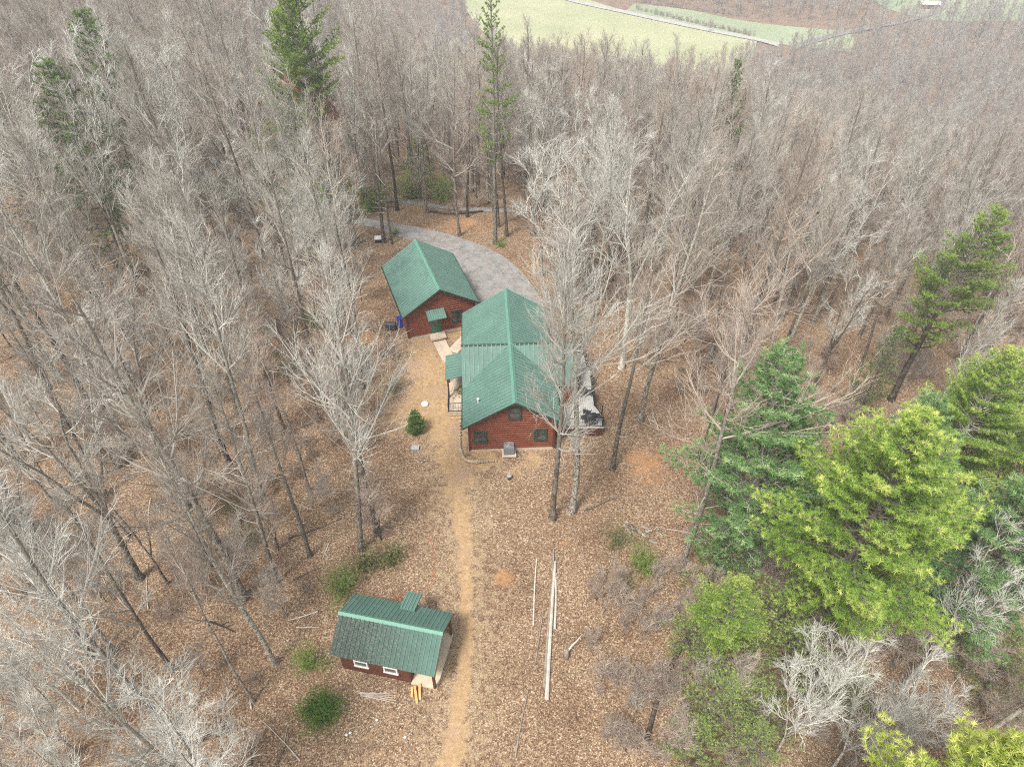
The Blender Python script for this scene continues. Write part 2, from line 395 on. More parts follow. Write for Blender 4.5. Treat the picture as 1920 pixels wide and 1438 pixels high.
# ------------------------------------------------------------------ roof, log wall, windows
def metal_roof_mat(name, col, debris=False):
    m, t, b = mat(name, 0.75 if debris else 0.45, 0.15 if debris else 0.35); P = coords(t)
    c = ramp(t, noise(t, P, 0.7, 5, 0.6), [(0.3, tuple(v*0.86 for v in col)), (0.7, tuple(v*1.12 for v in col))])
    c = mix(t, math_(t, 'MULTIPLY', smooth(t, noise(t, P, 9, 4, 0.7), 0.62, 0.7), 0.06), c, tuple(min(1, v*1.6+0.05) for v in col))
    if debris:      # lichen and dead litter lying on the shed's front slope, thickest at its west end
        sx = t.nodes.new("ShaderNodeSeparateXYZ"); t.links.new(P, sx.inputs[0])
        d = smooth(t, math_(t, 'ADD', math_(t, 'MULTIPLY', sx.outputs[0], -0.17), math_(t, 'MULTIPLY', noise(t, P, 1.2, 4), 0.5)), -0.75, 0.75)
        front = smooth(t, math_(t, 'MULTIPLY', sx.outputs[1], -1), -0.12, -0.02)
        v = t.nodes.new("ShaderNodeTexVoronoi"); v.inputs["Scale"].default_value = 22; t.links.new(P, v.inputs["Vector"])
        s = t.nodes.new("ShaderNodeSeparateColor"); t.links.new(v.outputs["Color"], s.inputs[0])
        spk = smooth(t, math_(t, 'ADD', s.outputs[0], math_(t, 'MULTIPLY', d, 0.30)), 1.02, 1.14)
        c = mix(t, math_(t, 'MULTIPLY', math_(t, 'MULTIPLY', front, d), 0.92), c, (0.048, 0.062, 0.052))
        c = mix(t, math_(t, 'MULTIPLY', math_(t, 'MULTIPLY', front, spk), 0.4), c, (0.26, 0.28, 0.25))
    t.links.new(c, b.inputs["Base Color"]); return m
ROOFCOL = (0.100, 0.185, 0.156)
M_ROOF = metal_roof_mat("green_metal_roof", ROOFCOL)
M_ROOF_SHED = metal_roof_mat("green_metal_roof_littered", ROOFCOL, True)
RIBMAT = {"green_metal_roof": metal_roof_mat("green_metal_rib", tuple(v*1.4 for v in ROOFCOL)), "green_metal_roof_littered": metal_roof_mat("green_metal_rib_littered", tuple(v*1.4 for v in ROOFCOL), True)}  # ribs lighter than the pans: the light they catch is put into their colour
M_TRIM = simple("green_ridge_trim", (0.12, 0.27, 0.21), 0.45, 0.08, 3, 0.4)
def log_mat(name, a, b_):
    m, t, b = mat(name, 0.6, 0.3); P = coords(t)
    mp = t.nodes.new("ShaderNodeMapping"); mp.inputs["Scale"].default_value = (0.6, 0.6, 5); t.links.new(P, mp.inputs[0])
    c = ramp(t, noise(t, mp.outputs[0], 2.5, 5, 0.65), [(0.3, a), (0.7, b_)])
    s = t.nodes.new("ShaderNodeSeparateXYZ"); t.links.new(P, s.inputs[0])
    fr = math_(t, 'FRACT', math_(t, 'DIVIDE', math_(t, 'SUBTRACT', s.outputs[2], .12), .24))      # dark line along the joints between courses
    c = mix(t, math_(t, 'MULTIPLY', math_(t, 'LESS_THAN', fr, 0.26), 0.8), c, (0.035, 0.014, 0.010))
    t.links.new(c, b.inputs["Base Color"]); return m
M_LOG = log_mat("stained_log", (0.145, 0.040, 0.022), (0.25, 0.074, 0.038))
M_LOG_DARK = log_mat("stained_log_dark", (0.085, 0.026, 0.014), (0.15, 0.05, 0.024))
M_DKTRIM = simple("dark_green_trim", (0.030, 0.060, 0.040), 0.5, 0.1, 5)
M_DOOR = simple("green_door", (0.035, 0.12, 0.065), 0.5, 0.1, 5)
M_BLACK = simple("black_metal", (0.03, 0.03, 0.032), 0.45, 0.1, 5)
M_WHITE = simple("white_paint", (0.72, 0.72, 0.70), 0.5, 0.05, 3)
M_BROWN = simple("dark_brown_post", (0.10, 0.035, 0.022), 0.6, 0.15, 4)
def glass_mat():
    m, t, b = mat("window_glass", 0.08, 0.6)
    c = ramp(t, noise(t, coords(t), 0.9, 2), [(0.4, (0.03, 0.035, 0.035)), (0.65, (0.11, 0.115, 0.11))])
    t.links.new(c, b.inputs["Base Color"]); return m
M_GLASS = glass_mat()

def clip_seg(poly2, o, d):
    t0, t1 = -1e9, 1e9; n = len(poly2)
    cx = sum(p[0] for p in poly2)/n; cy = sum(p[1] for p in poly2)/n
    for i in range(n):
        a = poly2[i]; b = poly2[(i+1) % n]; nx, ny = -(b[1]-a[1]), b[0]-a[0]
        if (cx-a[0])*nx+(cy-a[1])*ny < 0: nx, ny = -nx, -ny
        num = (o[0]-a[0])*nx+(o[1]-a[1])*ny; den = d[0]*nx+d[1]*ny
        if abs(den) < 1e-9:
            if num < 0: return None
            continue
        t = -num/den
        if den > 0: t0 = max(t0, t)
        else: t1 = min(t1, t)
    return (t0, t1) if t1-t0 > 0.02 else None
def roof_plane(mb, poly, rib_dir, spacing=0.36, th=0.07, rw=0.10, rh=0.055):
    """ribbed metal slope: a slab with ribs running along rib_dir (both in 3-D)"""
    P = [Vector(p) for p in poly]; nrm = (P[1]-P[0]).cross(P[2]-P[0]).normalized()
    if nrm.z < 0: nrm = -nrm
    mb.prism([tuple(p) for p in P], tuple(-nrm*th))
    u = Vector(rib_dir).normalized(); w = nrm.cross(u).normalized(); o = P[0]
    p2 = [((p-o).dot(u), (p-o).dot(w)) for p in P]
    lo = min(p[1] for p in p2); hi = max(p[1] for p in p2)
    k = lo+rw/2+0.004
    while k < hi-rw/2:
        s = clip_seg(p2, (0, k), (1, 0))
        if s:
            a = o+u*(s[0]+.003)+w*k; b = o+u*(s[1]-.003)+w*k; hw = w*rw/2; tw = w*rw*0.28
            vs = [a-hw-nrm*.01, a+hw-nrm*.01, a+tw+nrm*rh, a-tw+nrm*rh, b-hw-nrm*.01, b+hw-nrm*.01, b+tw+nrm*rh, b-tw+nrm*rh]
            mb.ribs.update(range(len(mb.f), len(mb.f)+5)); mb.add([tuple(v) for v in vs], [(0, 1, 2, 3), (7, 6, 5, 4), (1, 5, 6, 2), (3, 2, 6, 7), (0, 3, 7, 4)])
        k += spacing
def log_wall(mb, p0, p1, ztop, out, course=0.24, bulge=0.07, z0=0.12):
    """stacked half logs from p0 to p1; ztop(s) is the wall's height at fraction s; out = outward normal"""
    p0 = Vector((*p0, 0)); p1 = Vector((*p1, 0)); out = Vector((*out, 0)).normalized(); L = (p1-p0).length; d = (p1-p0)/L
    ss = np.linspace(0, 1, 201); zz = np.array([ztop(s) for s in ss]); top = zz.max(); z = z0
    while z < top-0.03:
        zt = min(z+course, top); ok = ss[zz >= zt-0.015]
        if len(ok) < 2: break
        s0, s1 = ok[0], ok[-1]
        prof = [(0, z), (bulge*0.75, z+(zt-z)*0.14), (bulge, z+(zt-z)*0.5), (bulge*0.75, z+(zt-z)*0.86), (0, zt), (-0.14, zt), (-0.14, z)]
        poly = [p0+d*(s0*L)+out*a+Vector((0, 0, b)) for a, b in prof]
        mb.prism([tuple(q) for q in poly], tuple(d*((s1-s0)*L))); z = zt
def window(parent, x, z, w, h, y, frame=M_DKTRIM, axis_='y', sgn=-1, mull=True):
    """sash window on a wall; axis_ 'y': wall faces -y (sgn -1) or +y; axis_ 'x': wall faces +-x and x is the place along it"""
    def tr(a, b, c):        # a along, b outward, c up
        return (x+a, y+sgn*b, c) if axis_ == 'y' else (y+sgn*b, x+a, c)
    def bx(mb, a0, a1, b0, b1, c0, c1):
        p = tr(a0, b0, c0); q = tr(a1, b1, c1)
        mb.box(min(p[0], q[0]), max(p[0], q[0]), min(p[1], q[1]), max(p[1], q[1]), c0, c1)
    f = MB(); t = 0.09
    bx(f, -w/2, -w/2+t, .0, .10, z-h/2, z+h/2); bx(f, w/2-t, w/2, .0, .10, z-h/2, z+h/2)
    bx(f, -w/2+t, w/2-t, .0, .10, z+h/2-t, z+h/2); bx(f, -w/2-.03, w/2+.03, .0, .13, z-h/2-.05, z-h/2+.04)
    if mull: bx(f, -w/2+t, w/2-t, .0, .085, z-.03, z+.03)
    fo = f.build("window", frame, parent)
    g = MB(); bx(g, -w/2+t-.01, w/2-t+.01, .01, .065, z-h/2+.03, z+h/2-t+.01); g.build("pane", M_GLASS, fo)
    return fo

# ------------------------------------------------------------------ main log house
HX, HY, HR = 0.23, 36.8, math.radians(3.0)
house = empty("log_house", (HX, HY, 0), HR, "large red-brown log house with crossing green metal gables in the middle of the clearing", "house")
HW, HL, EZ, RZ = 3.9, 14.3, 2.9, 5.4; HR_ = 3.45; EZR = RZ-(RZ-EZ)/HW*HR_
WX0, WX1, WY0, WY1 = -3.45, 3.0, 0.45, 13.9
slope = (RZ-EZ)/HW
mb = MB()
def gz(x): return RZ-0.12-abs(x)*slope
log_wall(mb, (WX0, WY0), (WX1, WY0), lambda s: gz(WX0+s*(WX1-WX0)), (0, -1))
log_wall(mb, (WX1, WY1), (WX0, WY1), lambda s: gz(WX1-s*(WX1-WX0)), (0, 1))
log_wall(mb, (WX0, WY1), (WX0, WY0), lambda s: gz(WX0), (-1, 0))
log_wall(mb, (WX1, WY0), (WX1, WY1), lambda s: gz(WX1), (1, 0))
CY, CD = 6.7, 2.45
def cz(y): return max(2.8, RZ-0.12-abs(y-CY)*(RZ-EZ)/CD)
log_wall(mb, (WX0-.01, CY+CD), (WX0-.01, CY-CD), lambda s: RZ-.15-abs(CD-s*2*CD)*(RZ-EZ)/CD, (-1, 0), z0=2.7)
log_wall(mb, (4.75, CY-CD+.2), (4.75, CY+CD-.2), lambda s: RZ-.15-abs(CD-.2-s*(2*CD-.4))*(RZ-EZ)/CD, (1, 0))
log_wall(mb, (3.0, CY-CD+.25), (4.75, CY-CD+.25), lambda s: 2.8, (0, -1))
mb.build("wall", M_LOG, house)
mb = MB()
for x in (WX0, WX1): MB().box(x-.09, x+.09, WY0-.09, WY0+.07, 0.1, gz(WX0)-.03).build("corner_board", M_BROWN, house)
mb = MB(); mb.box(WX0-.02, WX1+.02, WY0-.02, WY1+.02, -0.3, 0.13); mb.build("foundation", M_CONC, house)
mb = MB()
roof_plane(mb, [(-HW, 0, EZ), (0, 0, RZ), (0, HL, RZ), (-HW, HL, EZ)], (HW, 0, RZ-EZ))
roof_plane(mb, [(HR_, 0, EZR), (0, 0, RZ), (0, HL, RZ), (HR_, HL, EZR)], (-HW, 0, RZ-EZ))
e = 0.012
roof_plane(mb, [(-HW, CY-CD, EZ+e), (-HW, CY, RZ+e), (-.02, CY, RZ+e)], (0, CD, RZ-EZ))
roof_plane(mb, [(-HW, CY+CD, EZ+e), (-HW, CY, RZ+e), (-.02, CY, RZ+e)], (0, -CD, RZ-EZ))
roof_plane(mb, [(HR_, CY-CD*HR_/HW, EZR+e), (HR_, CY-CD, EZ+e), (5.1, CY-CD, EZ+e), (5.1, CY, RZ+e), (.02, CY, RZ+e)], (0, CD, RZ-EZ))
roof_plane(mb, [(HR_, CY+CD*HR_/HW, EZR+e), (HR_, CY+CD, EZ+e), (5.1, CY+CD, EZ+e), (5.1, CY, RZ+e), (.02, CY, RZ+e)], (0, -CD, RZ-EZ))
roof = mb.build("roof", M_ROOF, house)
mb = MB()
def cap(mb, a, b, w=0.2, drop=0.12):
    a, b = Vector(a), Vector(b); d = (b-a).normalized(); s = d.cross(Vector((0, 0, 1))).normalized()*w; dn = Vector((0, 0, -drop)); up = Vector((0, 0, 0.045))
    prof = [a+s+dn+up, a+up*1.6, a-s+dn+up, a-s+dn+up*.2, a-up*.2, a+s+dn+up*.2]
    mb.prism([tuple(p) for p in prof], tuple(b-a))
cap(mb, (0, -.03, RZ), (0, HL+.03, RZ)); mb.build("ridge_cap", M_TRIM, roof)
mb = MB(); cap(mb, (-HW-.03, CY, RZ+.02), (-.25, CY, RZ+.02), 0.1, 0.1); cap(mb, (.25, CY, RZ+.02), (5.13, CY, RZ+.02), 0.1, 0.1)
mb.build("ridge_cap", M_DKTRIM, roof)
mb = MB()
for s in (-1, 1):
    hw_, ez_ = (HW, EZ) if s < 0 else (HR_, EZR)
    mb.prism([(0, -.035, RZ+.02), (s*(hw_+.03), -.035, ez_+.02), (s*(hw_+.03), -.035, ez_-.13), (0, -.035, RZ-.13)], (0, .03, 0))
mb.build("fascia", M_DKTRIM, roof)
mb = MB()
for s in (-1, 1):      # gutters along both eaves
    hw_, ez_ = (HW, EZ) if s < 0 else (HR_, EZR)
    for ya, yb in ((0, CY-CD), (CY+CD, HL)): MB().box(s*(hw_+.05)-.05, s*(hw_+.05)+.05, ya, yb, ez_-.14, ez_-.04).build("gutter", M_DKTRIM, roof)
mb = MB(); mb.tube([(-2.7, 1.9, 3.5), (-2.7, 1.9, 4.05)], 0.06, 8); mb.tube([(-2.7, 1.9, 4.03), (-2.7, 1.9, 4.12)], 0.1, 8); mb.build("vent_pipe", M_WHITE, roof)
window(house, -2.62, 1.62, 1.0, 1.15, WY0-.055); window(house, 1.95, 1.62, 1.0, 1.15, WY0-.055)
window(house, 0.0, 4.0, 0.95, 1.15, WY0-.055)
for yy in (3.0, 11.0): window(house, yy, 1.6, 1.0, 1.1, WX0-.055, axis_='x', sgn=-1)
for yy in (2.2, 11.6): window(house, yy, 1.6, 1.2, 1.5, WX1+.055, axis_='x', sgn=1)
mb = MB(); mb.box(WX0-.13, WX0-.05, 6.6, 7.55, .35, 2.35); dr = mb.build("door", M_DOOR, house)
mb = MB(); mb.tube([(WX0-.17, 6.75, 1.3), (WX0-.17, 6.75, 1.42)], .025, 8); mb.build("handle", M_WHITE, dr)
# side porch with its own lean-to roof
mb = MB(); roof_plane(mb, [(-3.75, 6.1, 2.78), (-5.35, 6.1, 2.35), (-5.35, 9.1, 2.35), (-3.75, 9.1, 2.78)], (1.6, 0, .43)); mb.build("porch_roof", M_ROOF, house)
mb = MB(); mb.box(-5.2, -3.52, 4.4, 9.0, -.1, .32); mb.build("porch_floor", M_CONC, house)
for yy in (6.2, 8.95):
    mb = MB(); mb.box(-5.2, -5.07, yy-.07, yy+.07, .32, 2.32); mb.build("porch_post", M_BROWN, house)
def railing(parent, pts, z0, h=0.95, m=M_BLACK, name="railing"):
    mb = MB()
    for a, b in zip(pts, pts[1:]):
        a = Vector((*a, 0)); b = Vector((*b, 0)); L = (b-a).length; d = (b-a)/L
        for zz in (z0+.08, z0+h): mb.tube([(a.x, a.y, zz), (b.x, b.y, zz)], 0.028, 6)
        k = max(2, int(L/0.2))
        for i in range(k+1):
            p = a+d*(L*i/k); r = 0.045 if i in (0, k) else 0.011
            mb.tube([(p.x, p.y, z0), (p.x, p.y, z0+h+(0.06 if i in (0, k) else 0))], r, 4)
    return mb.build(name, m, parent)
railing(house, [(-3.55, 4.45), (-5.15, 4.45), (-5.15, 6.2)], .32)
railing(house, [(-5.15, 8.0), (-5.15, 8.95), (-3.6, 8.95)], .32)
# timber deck along the east side
def deckmat():
    m, t, b = mat("grey_deck_boards", 0.85, 0.15); P = coords(t)
    s = t.nodes.new("ShaderNodeSeparateXYZ"); t.links.new(P, s.inputs[0])
    fr = math_(t, 'FRACT', math_(t, 'MULTIPLY', s.outputs[0], 6.9))
    gap = math_(t, 'LESS_THAN', fr, 0.07)
    c = ramp(t, noise(t, P, 1.6, 5, 0.6), [(0.3, (0.36, 0.355, 0.345)), (0.7, (0.48, 0.475, 0.46))])
    c = mix(t, gap, c, (0.15, 0.14, 0.13)); t.links.new(c, b.inputs["Base Color"]); return m
M_DECK = deckmat()
DECK = [(3.08, 1.7), (7.05, 1.6), (7.15, 2.9), (6.7, 4.0), (6.85, 7.2), (7.1, 8.0), (6.75, 9.0), (6.7, 9.4), (6.6, 11.6), (3.08, 11.6)]
mb = MB(); mb.prism([(x, y, 0.70) for x, y in DECK], (0, 0, 0.12)); mb.build("deck", M_DECK, house)
mb = MB()
for a, b in zip(DECK[:-1], DECK[1:]):
    a = Vector((*a, 0)); b = Vector((*b, 0)); d = (b-a).normalized(); o = Vector((d.y, -d.x, 0))*-.06; cc = Vector((5, 6, 0))
    a2 = a+(cc-a).normalized()*.12; b2 = b+(cc-b).normalized()*.12; k = 5
    mb.prism([(a2.x, a2.y, -.2), (b2.x, b2.y, -.2), (b2.x, b2.y, .69), (a2.x, a2.y, .69)], (-d.y*.05, d.x*.05, 0))
mb.build("deck_skirt", M_BROWN, house)
inset = [(x+(5-x)*.03, y+(6-y)*.02) for x, y in DECK]
railing(house, [inset[0], inset[1], inset[2], inset[3], inset[4], inset[5], inset[6], inset[7], inset[8], inset[9]], .82, name="deck_railing")

def hpt(x, y, z=0):
    c, s = math.cos(HR), math.sin(HR); return (HX+x*c-y*s, HY+x*s+y*c, z)
# patio table and chairs on the deck
M_FURN = simple("dark_patio_metal", (0.045, 0.045, 0.05), 0.5, 0.1)
tb = empty("patio_table", hpt(5.6, 5.3, .82), 0, "round dark patio table standing on the grey deck beside the log house", "table")
mb = MB(); mb.tube([(0, 0, .70), (0, 0, .74)], .55, 24); mb.build("tabletop", M_FURN, tb)
for a in range(4):
    mb = MB(); c, s = math.cos(a*math.pi/2+.5), math.sin(a*math.pi/2+.5); mb.tube([(c*.15, s*.15, .70), (c*.4, s*.4, 0)], .022, 6); mb.build("leg", M_FURN, tb)
def patio_chair(loc, rz, label, lounge=False):
    c = empty("patio_chair", loc, rz, label, "chair", "chairs on the deck")
    mb = MB(); mb.box(-.25, .25, -.25, .25, .40, .45); mb.build("seat", M_FURN, c, bev=.01)
    mb = MB(); mb.prism([(-.25, .22, .45), (.25, .22, .45), (.25, .34, .98), (-.25, .34, .98)], (0, .035, .01)); mb.build("backrest", M_FURN, c)
    for x in (-.22, .22):
        for y in (-.22, .22):
            mb = MB(); mb.tube([(x, y, .41), (x*1.1, y*1.15, 0)], .018, 5); mb.build("leg", M_FURN, c)
        mb = MB(); mb.tube([(x*1.2, -.22, .42), (x*1.2, -.22, .64), (x*1.2, .26, .66)], .018, 5); mb.build("armrest", M_FURN, c)
    return c
for k, (dx, dy, w) in enumerate([(0, .85, "far"), (.85, 0, "east")]):
    patio_chair(hpt(5.6+dx*.85, 5.3+dy, .82), HR+math.atan2(dy, dx)-math.pi/2, "dark metal patio chair on the %s side of the round deck table" % w)
patio_chair(hpt(5.9, 2.9, .82), HR+2.6, "dark patio chair standing alone by the deck's front railing")
gr = empty("gas_grill", hpt(6.05, 2.05, .82), HR+.1, "black barbecue grill with a rounded lid on the deck's front corner", "grill")
mb = MB(); mb.box(-.4, .4, -.25, .25, .12, .8); mb.build("cabinet", M_BLACK, gr, bev=.02)
mb = MB(); mb.tube([(-.4, 0, .82), (.4, 0, .82)], .27, 16); mb.build("lid", M_BLACK, gr, True)
for s in (-1, 1):
    mb = MB(); mb.box(s*.6-.19, s*.6+.19, -.22, .22, .80, .84); mb.build("side_shelf", M_BLACK, gr)
pt = empty("fire_bowl", hpt(6.2, 10.9, .82), 0, "round dark fire bowl with a pale rim at the deck's far corner", "fire bowl")
mb = MB(); mb.tube([(0, 0, .1), (0, 0, .3), (0, 0, .42)], [.2, .42, .45], 20, caps=True); mb.build("bowl", M_BLACK, pt, True)
mb = MB(); mb.tube([(.45*math.cos(a), .45*math.sin(a), .43) for a in np.linspace(0, 2*math.pi, 25)], .035, 6); mb.build("rim", M_WHITE, pt)
for a in range(3):
    mb = MB(); c, s = math.cos(a*2.1), math.sin(a*2.1); mb.tube([(c*.2, s*.2, .2), (c*.35, s*.35, 0)], .02, 5); mb.build("leg", M_BLACK, pt)
# air conditioner on its pad
M_GREY = simple("grey_enamel", (0.20, 0.205, 0.22), 0.5, 0.08)
ax, ay = at(954, 850)
ac = empty("air_conditioner", (ax, ay, 0), HR, "grey square air conditioning unit on a pale pad against the log house wall", "air conditioner")
mb = MB(); mb.box(-.55, .55, -.55, .5, -.04, .06); mb.build("pad", M_CONC, ac)
mb = MB(); mb.box(-.38, .38, -.38, .38, .06, .82)
for i in range(9): mb.box(-.39, .39, -.395, .395, .12+i*.075, .14+i*.075)
mb.build("casing", M_GREY, ac)
mb = MB()
for r in (.10, .17, .24, .31):
    mb.tube([(r*math.cos(a), r*math.sin(a), .85) for a in np.linspace(0, 2*math.pi, 21)], .014, 4)
for a in range(4):
    mb.tube([(-.32*math.cos(a*.785), -.32*math.sin(a*.785), .835), (.32*math.cos(a*.785), .32*math.sin(a*.785), .835)], .012, 4)
mb.build("fan_grille", simple("pale_grille", (.42, .42, .43), .5), ac)
mb = MB(); mb.tube([(0, 0, .815), (0, 0, .828)], .30, 20); mb.build("fan_well", M_BLACK, ac)
# stone edging round the house corner
M_STONE = simple("edging_stone", (0.42, 0.34, 0.25), 0.9, 0.35, 1.3)
rs = random.Random(4)
pts = catmull([(*at(*p), 0) for p in [(868, 700), (864, 760), (862, 820), (866, 855), (885, 868), (930, 866)]], 46)
mb = MB()
for p in pts:
    r = rs.uniform(.10, .17); n = 7; a0 = rs.random()*6
    ring = [(p.x+r*math.cos(a0+k*6.283/n)*rs.uniform(.8, 1.2), p.y+r*math.sin(a0+k*6.283/n)*rs.uniform(.7, 1.1), 0) for k in range(n)]
    top = [(p.x+(q[0]-p.x)*.6, p.y+(q[1]-p.y)*.6, r*.8) for q in ring]
    mb.add(ring+top, [tuple(range(n, 2*n))]+[(k, (k+1) % n, n+(k+1) % n, n+k) for k in range(n)])
tag(mb.build("stone_edging", M_STONE), "row of rough tan edging stones curving round the log house corner", "edging", kind=None); bpy.data.objects['stone_edging']['kind'] = 'stuff'

# ------------------------------------------------------------------ guest cabin
GR = math.radians(19.6)
guest = empty("guest_cabin", (-6.35, 51.5, 0), GR, "smaller red-brown log cabin with a plain green gable roof beside the paved driveway", "cabin")
GW, GL, GE, GZ = 3.55, 8.85, 2.75, 5.0; gs = (GZ-GE)/GW
mb = MB(); roof_plane(mb, [(-GW, 0, GE), (0, 0, GZ), (0, GL, GZ), (-GW, GL, GE)], (GW, 0, GZ-GE), rh=.02)
roof_plane(mb, [(GW, 0, GE), (0, 0, GZ), (0, GL, GZ), (GW, GL, GE)], (-GW, 0, GZ-GE), rh=.02)
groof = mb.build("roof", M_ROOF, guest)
mb = MB(); cap(mb, (0, -.03, GZ), (0, GL+.03, GZ), .2, .11); mb.build("ridge_cap", M_TRIM, groof)
mb = MB()
for s in (-1, 1):
    mb.prism([(0, -.035, GZ+.02), (s*(GW+.03), -.035, GE+.02), (s*(GW+.03), -.035, GE-.13), (0, -.035, GZ-.13)], (0, .03, 0))
    mb.box(s*(GW+.05)-.05, s*(GW+.05)+.05, 0, GL, GE-.14, GE-.04)
mb.build("fascia", M_DKTRIM, groof)
gx = 3.15
def gzz(x): return GZ-.12-abs(x)*gs
mb = MB()
log_wall(mb, (-gx, .4), (gx, .4), lambda s: gzz(-gx+s*2*gx), (0, -1)); log_wall(mb, (gx, GL-.4), (-gx, GL-.4), lambda s: gzz(-gx+s*2*gx), (0, 1))
log_wall(mb, (-gx, GL-.4), (-gx, .4), lambda s: gzz(gx), (-1, 0)); log_wall(mb, (gx, .4), (gx, GL-.4), lambda s: gzz(gx), (1, 0))
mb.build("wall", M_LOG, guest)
mb = MB()
for x in (-gx, gx): MB().box(x-.09, x+.09, .31, .47, .1, gzz(gx)-.03).build("corner_board", M_BROWN, guest)
mb = MB(); mb.box(-gx-.02, gx+.02, .38, GL-.38, -.3, .13); mb.build("foundation", M_CONC, guest)
window(guest, 1.45, 1.6, .95, 1.2, .4-.055); window(guest, 4.5, 1.6, 1.0, 1.1, gx+.055, axis_='x', sgn=1)
mb = MB(); mb.box(-1.05, -.1, .26, .35, .12, 2.1); gd = mb.build("door", M_DOOR, guest)
mb = MB(); mb.box(-.85, -.3, .235, .26, 1.2, 1.9); mb.build("pane", M_GLASS, gd)
mb = MB(); roof_plane(mb, [(-1.4, .33, 2.75), (-1.4, -.65, 2.3), (.3, -.65, 2.3), (.3, .33, 2.75)], (0, .98, .45), .2); mb.build("awning", M_ROOF, guest)
mb = MB()
for x in (-1.3, .2): MB().tube([(x, .3, 2.0), (x, -.55, 2.28)], .03, 6).build("awning_bracket", M_BROWN, guest)
mb = MB(); mb.box(-1.3, .15, -.6, .33, -.05, .12); mb.build("doorstep", M_CONC, guest)

# ------------------------------------------------------------------ shed with open porch
SR = math.radians(-12)
shed = empty("garden_shed", (-6.97, 20.72, 0), SR, "small brown shed with a littered green ribbed roof beside the dirt track", "shed")
SL, SW, SE_, SZ = 3.13, 2.0, 2.2, 3.5
mb = MB(); roof_plane(mb, [(-SL, -SW, SE_), (-SL, 0, SZ), (SL, 0, SZ), (SL, -SW, SE_)], (0, SW, SZ-SE_), .27, .06, .075, .045)
roof_plane(mb, [(-SL, SW, SE_), (-SL, 0, SZ), (SL, 0, SZ), (SL, SW, SE_)], (0, -SW, SZ-SE_), .27, .06, .075, .045)
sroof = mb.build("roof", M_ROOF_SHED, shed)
mb = MB(); cap(mb, (-SL-.02, 0, SZ), (SL+.02, 0, SZ), .16, .1); mb.build("ridge_cap", M_TRIM, sroof)
mb = MB(); roof_plane(mb, [(.0, 1.35, 2.74), (.0, 2.75, 2.35), (.95, 2.75, 2.35), (.95, 1.35, 2.74)], (0, 1.4, -.4), .2); mb.build("roof_hood", M_ROOF, shed)
mb = MB()
for s in (-1, 1): mb.prism([(SL+.005, 0, SZ), (SL+.005, s*SW, SE_), (SL+.005, s*SW, SE_-.1), (SL+.005, 0, SZ-.1)], (.03, 0, 0))
mb.build("fascia", M_BROWN, sroof)
def shz(y): return SZ-.1-abs(y)*(SZ-SE_)/SW
mb = MB(); sx0, sx1, sy = -2.75, 1.45, 1.65
log_wall(mb, (sx0, -sy), (sx1, -sy), lambda s: shz(sy), (0, -1), .16, .02, .05); log_wall(mb, (sx1, sy), (sx0, sy), lambda s: shz(sy), (0, 1), .16, .02, .05)
log_wall(mb, (sx0, sy), (sx0, -sy), lambda s: shz(sy-s*2*sy), (-1, 0), .16, .02, .05); log_wall(mb, (sx1, -sy), (sx1, sy), lambda s: shz(-sy+s*2*sy), (1, 0), .16, .02, .05)
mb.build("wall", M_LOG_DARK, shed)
window(shed, -1.45, 1.28, .85, .62, -sy-.02, M_WHITE, mull=False); window(shed, .35, 1.28, .85, .62, -sy-.02, M_WHITE, mull=False)
mb = MB(); mb.box(sx1+.03, 3.05, -1.75, 1.75, -.05, .14); mb.build("porch_floor", simple("pale_plywood", (.58, .49, .36), .8, .12, 3), shed)
for y in (-1.7, 1.7):
    mb = MB(); mb.box(2.85, 2.99, y-.07, y+.07, .14, shz(abs(y))-.02); mb.build("porch_post", M_BROWN, shed)
mb = MB(); mb.box(sx1+.03, sx1+.09, -.5, .4, .15, 2.0); mb.build("door", M_BROWN, shed)
def spt(x, y, z=0):
    c, s = math.cos(SR), math.sin(SR); return (-6.97+x*c-y*s, 20.72+x*s+y*c, z)
M_LUMBER = simple("fresh_lumber", (.62, .36, .14), .7, .2, 3)
for k, (a, b, lab) in enumerate([((1.75, -1.9, .25), (2.15, -2.75, .03), "short orange board leaning off the shed porch, nearest the wall"), ((2.0, -1.75, .3), (2.25, -2.5, .03), "short orange board leaning off the shed porch, nearest the post"), ((1.6, -1.95, .2), (1.75, -2.45, .04), "stubby orange board end lying at the shed wall corner")]):
    A = Vector(spt(*a)); B = Vector(spt(*b)); d = (B-A); s = d.cross(Vector((0, 0, 1))).normalized()*.07
    mb = MB(); mb.prism([tuple(A-s), tuple(A+s), tuple(B+s), tuple(B-s)], (0, 0, .04)); tag(mb.build("wooden_board", M_LUMBER), lab, "board", "boards by the shed porch")
mb = MB(); mb.tube([spt(1.15, 2.6, 0), spt(1.15, 2.6, .55), spt(1.15, 2.6, .7)], [.22, .25, .12], 14)
tag(mb.build("plastic_drum", M_WHITE, None, True), "small white plastic drum standing behind the shed by its roof hood", "drum")

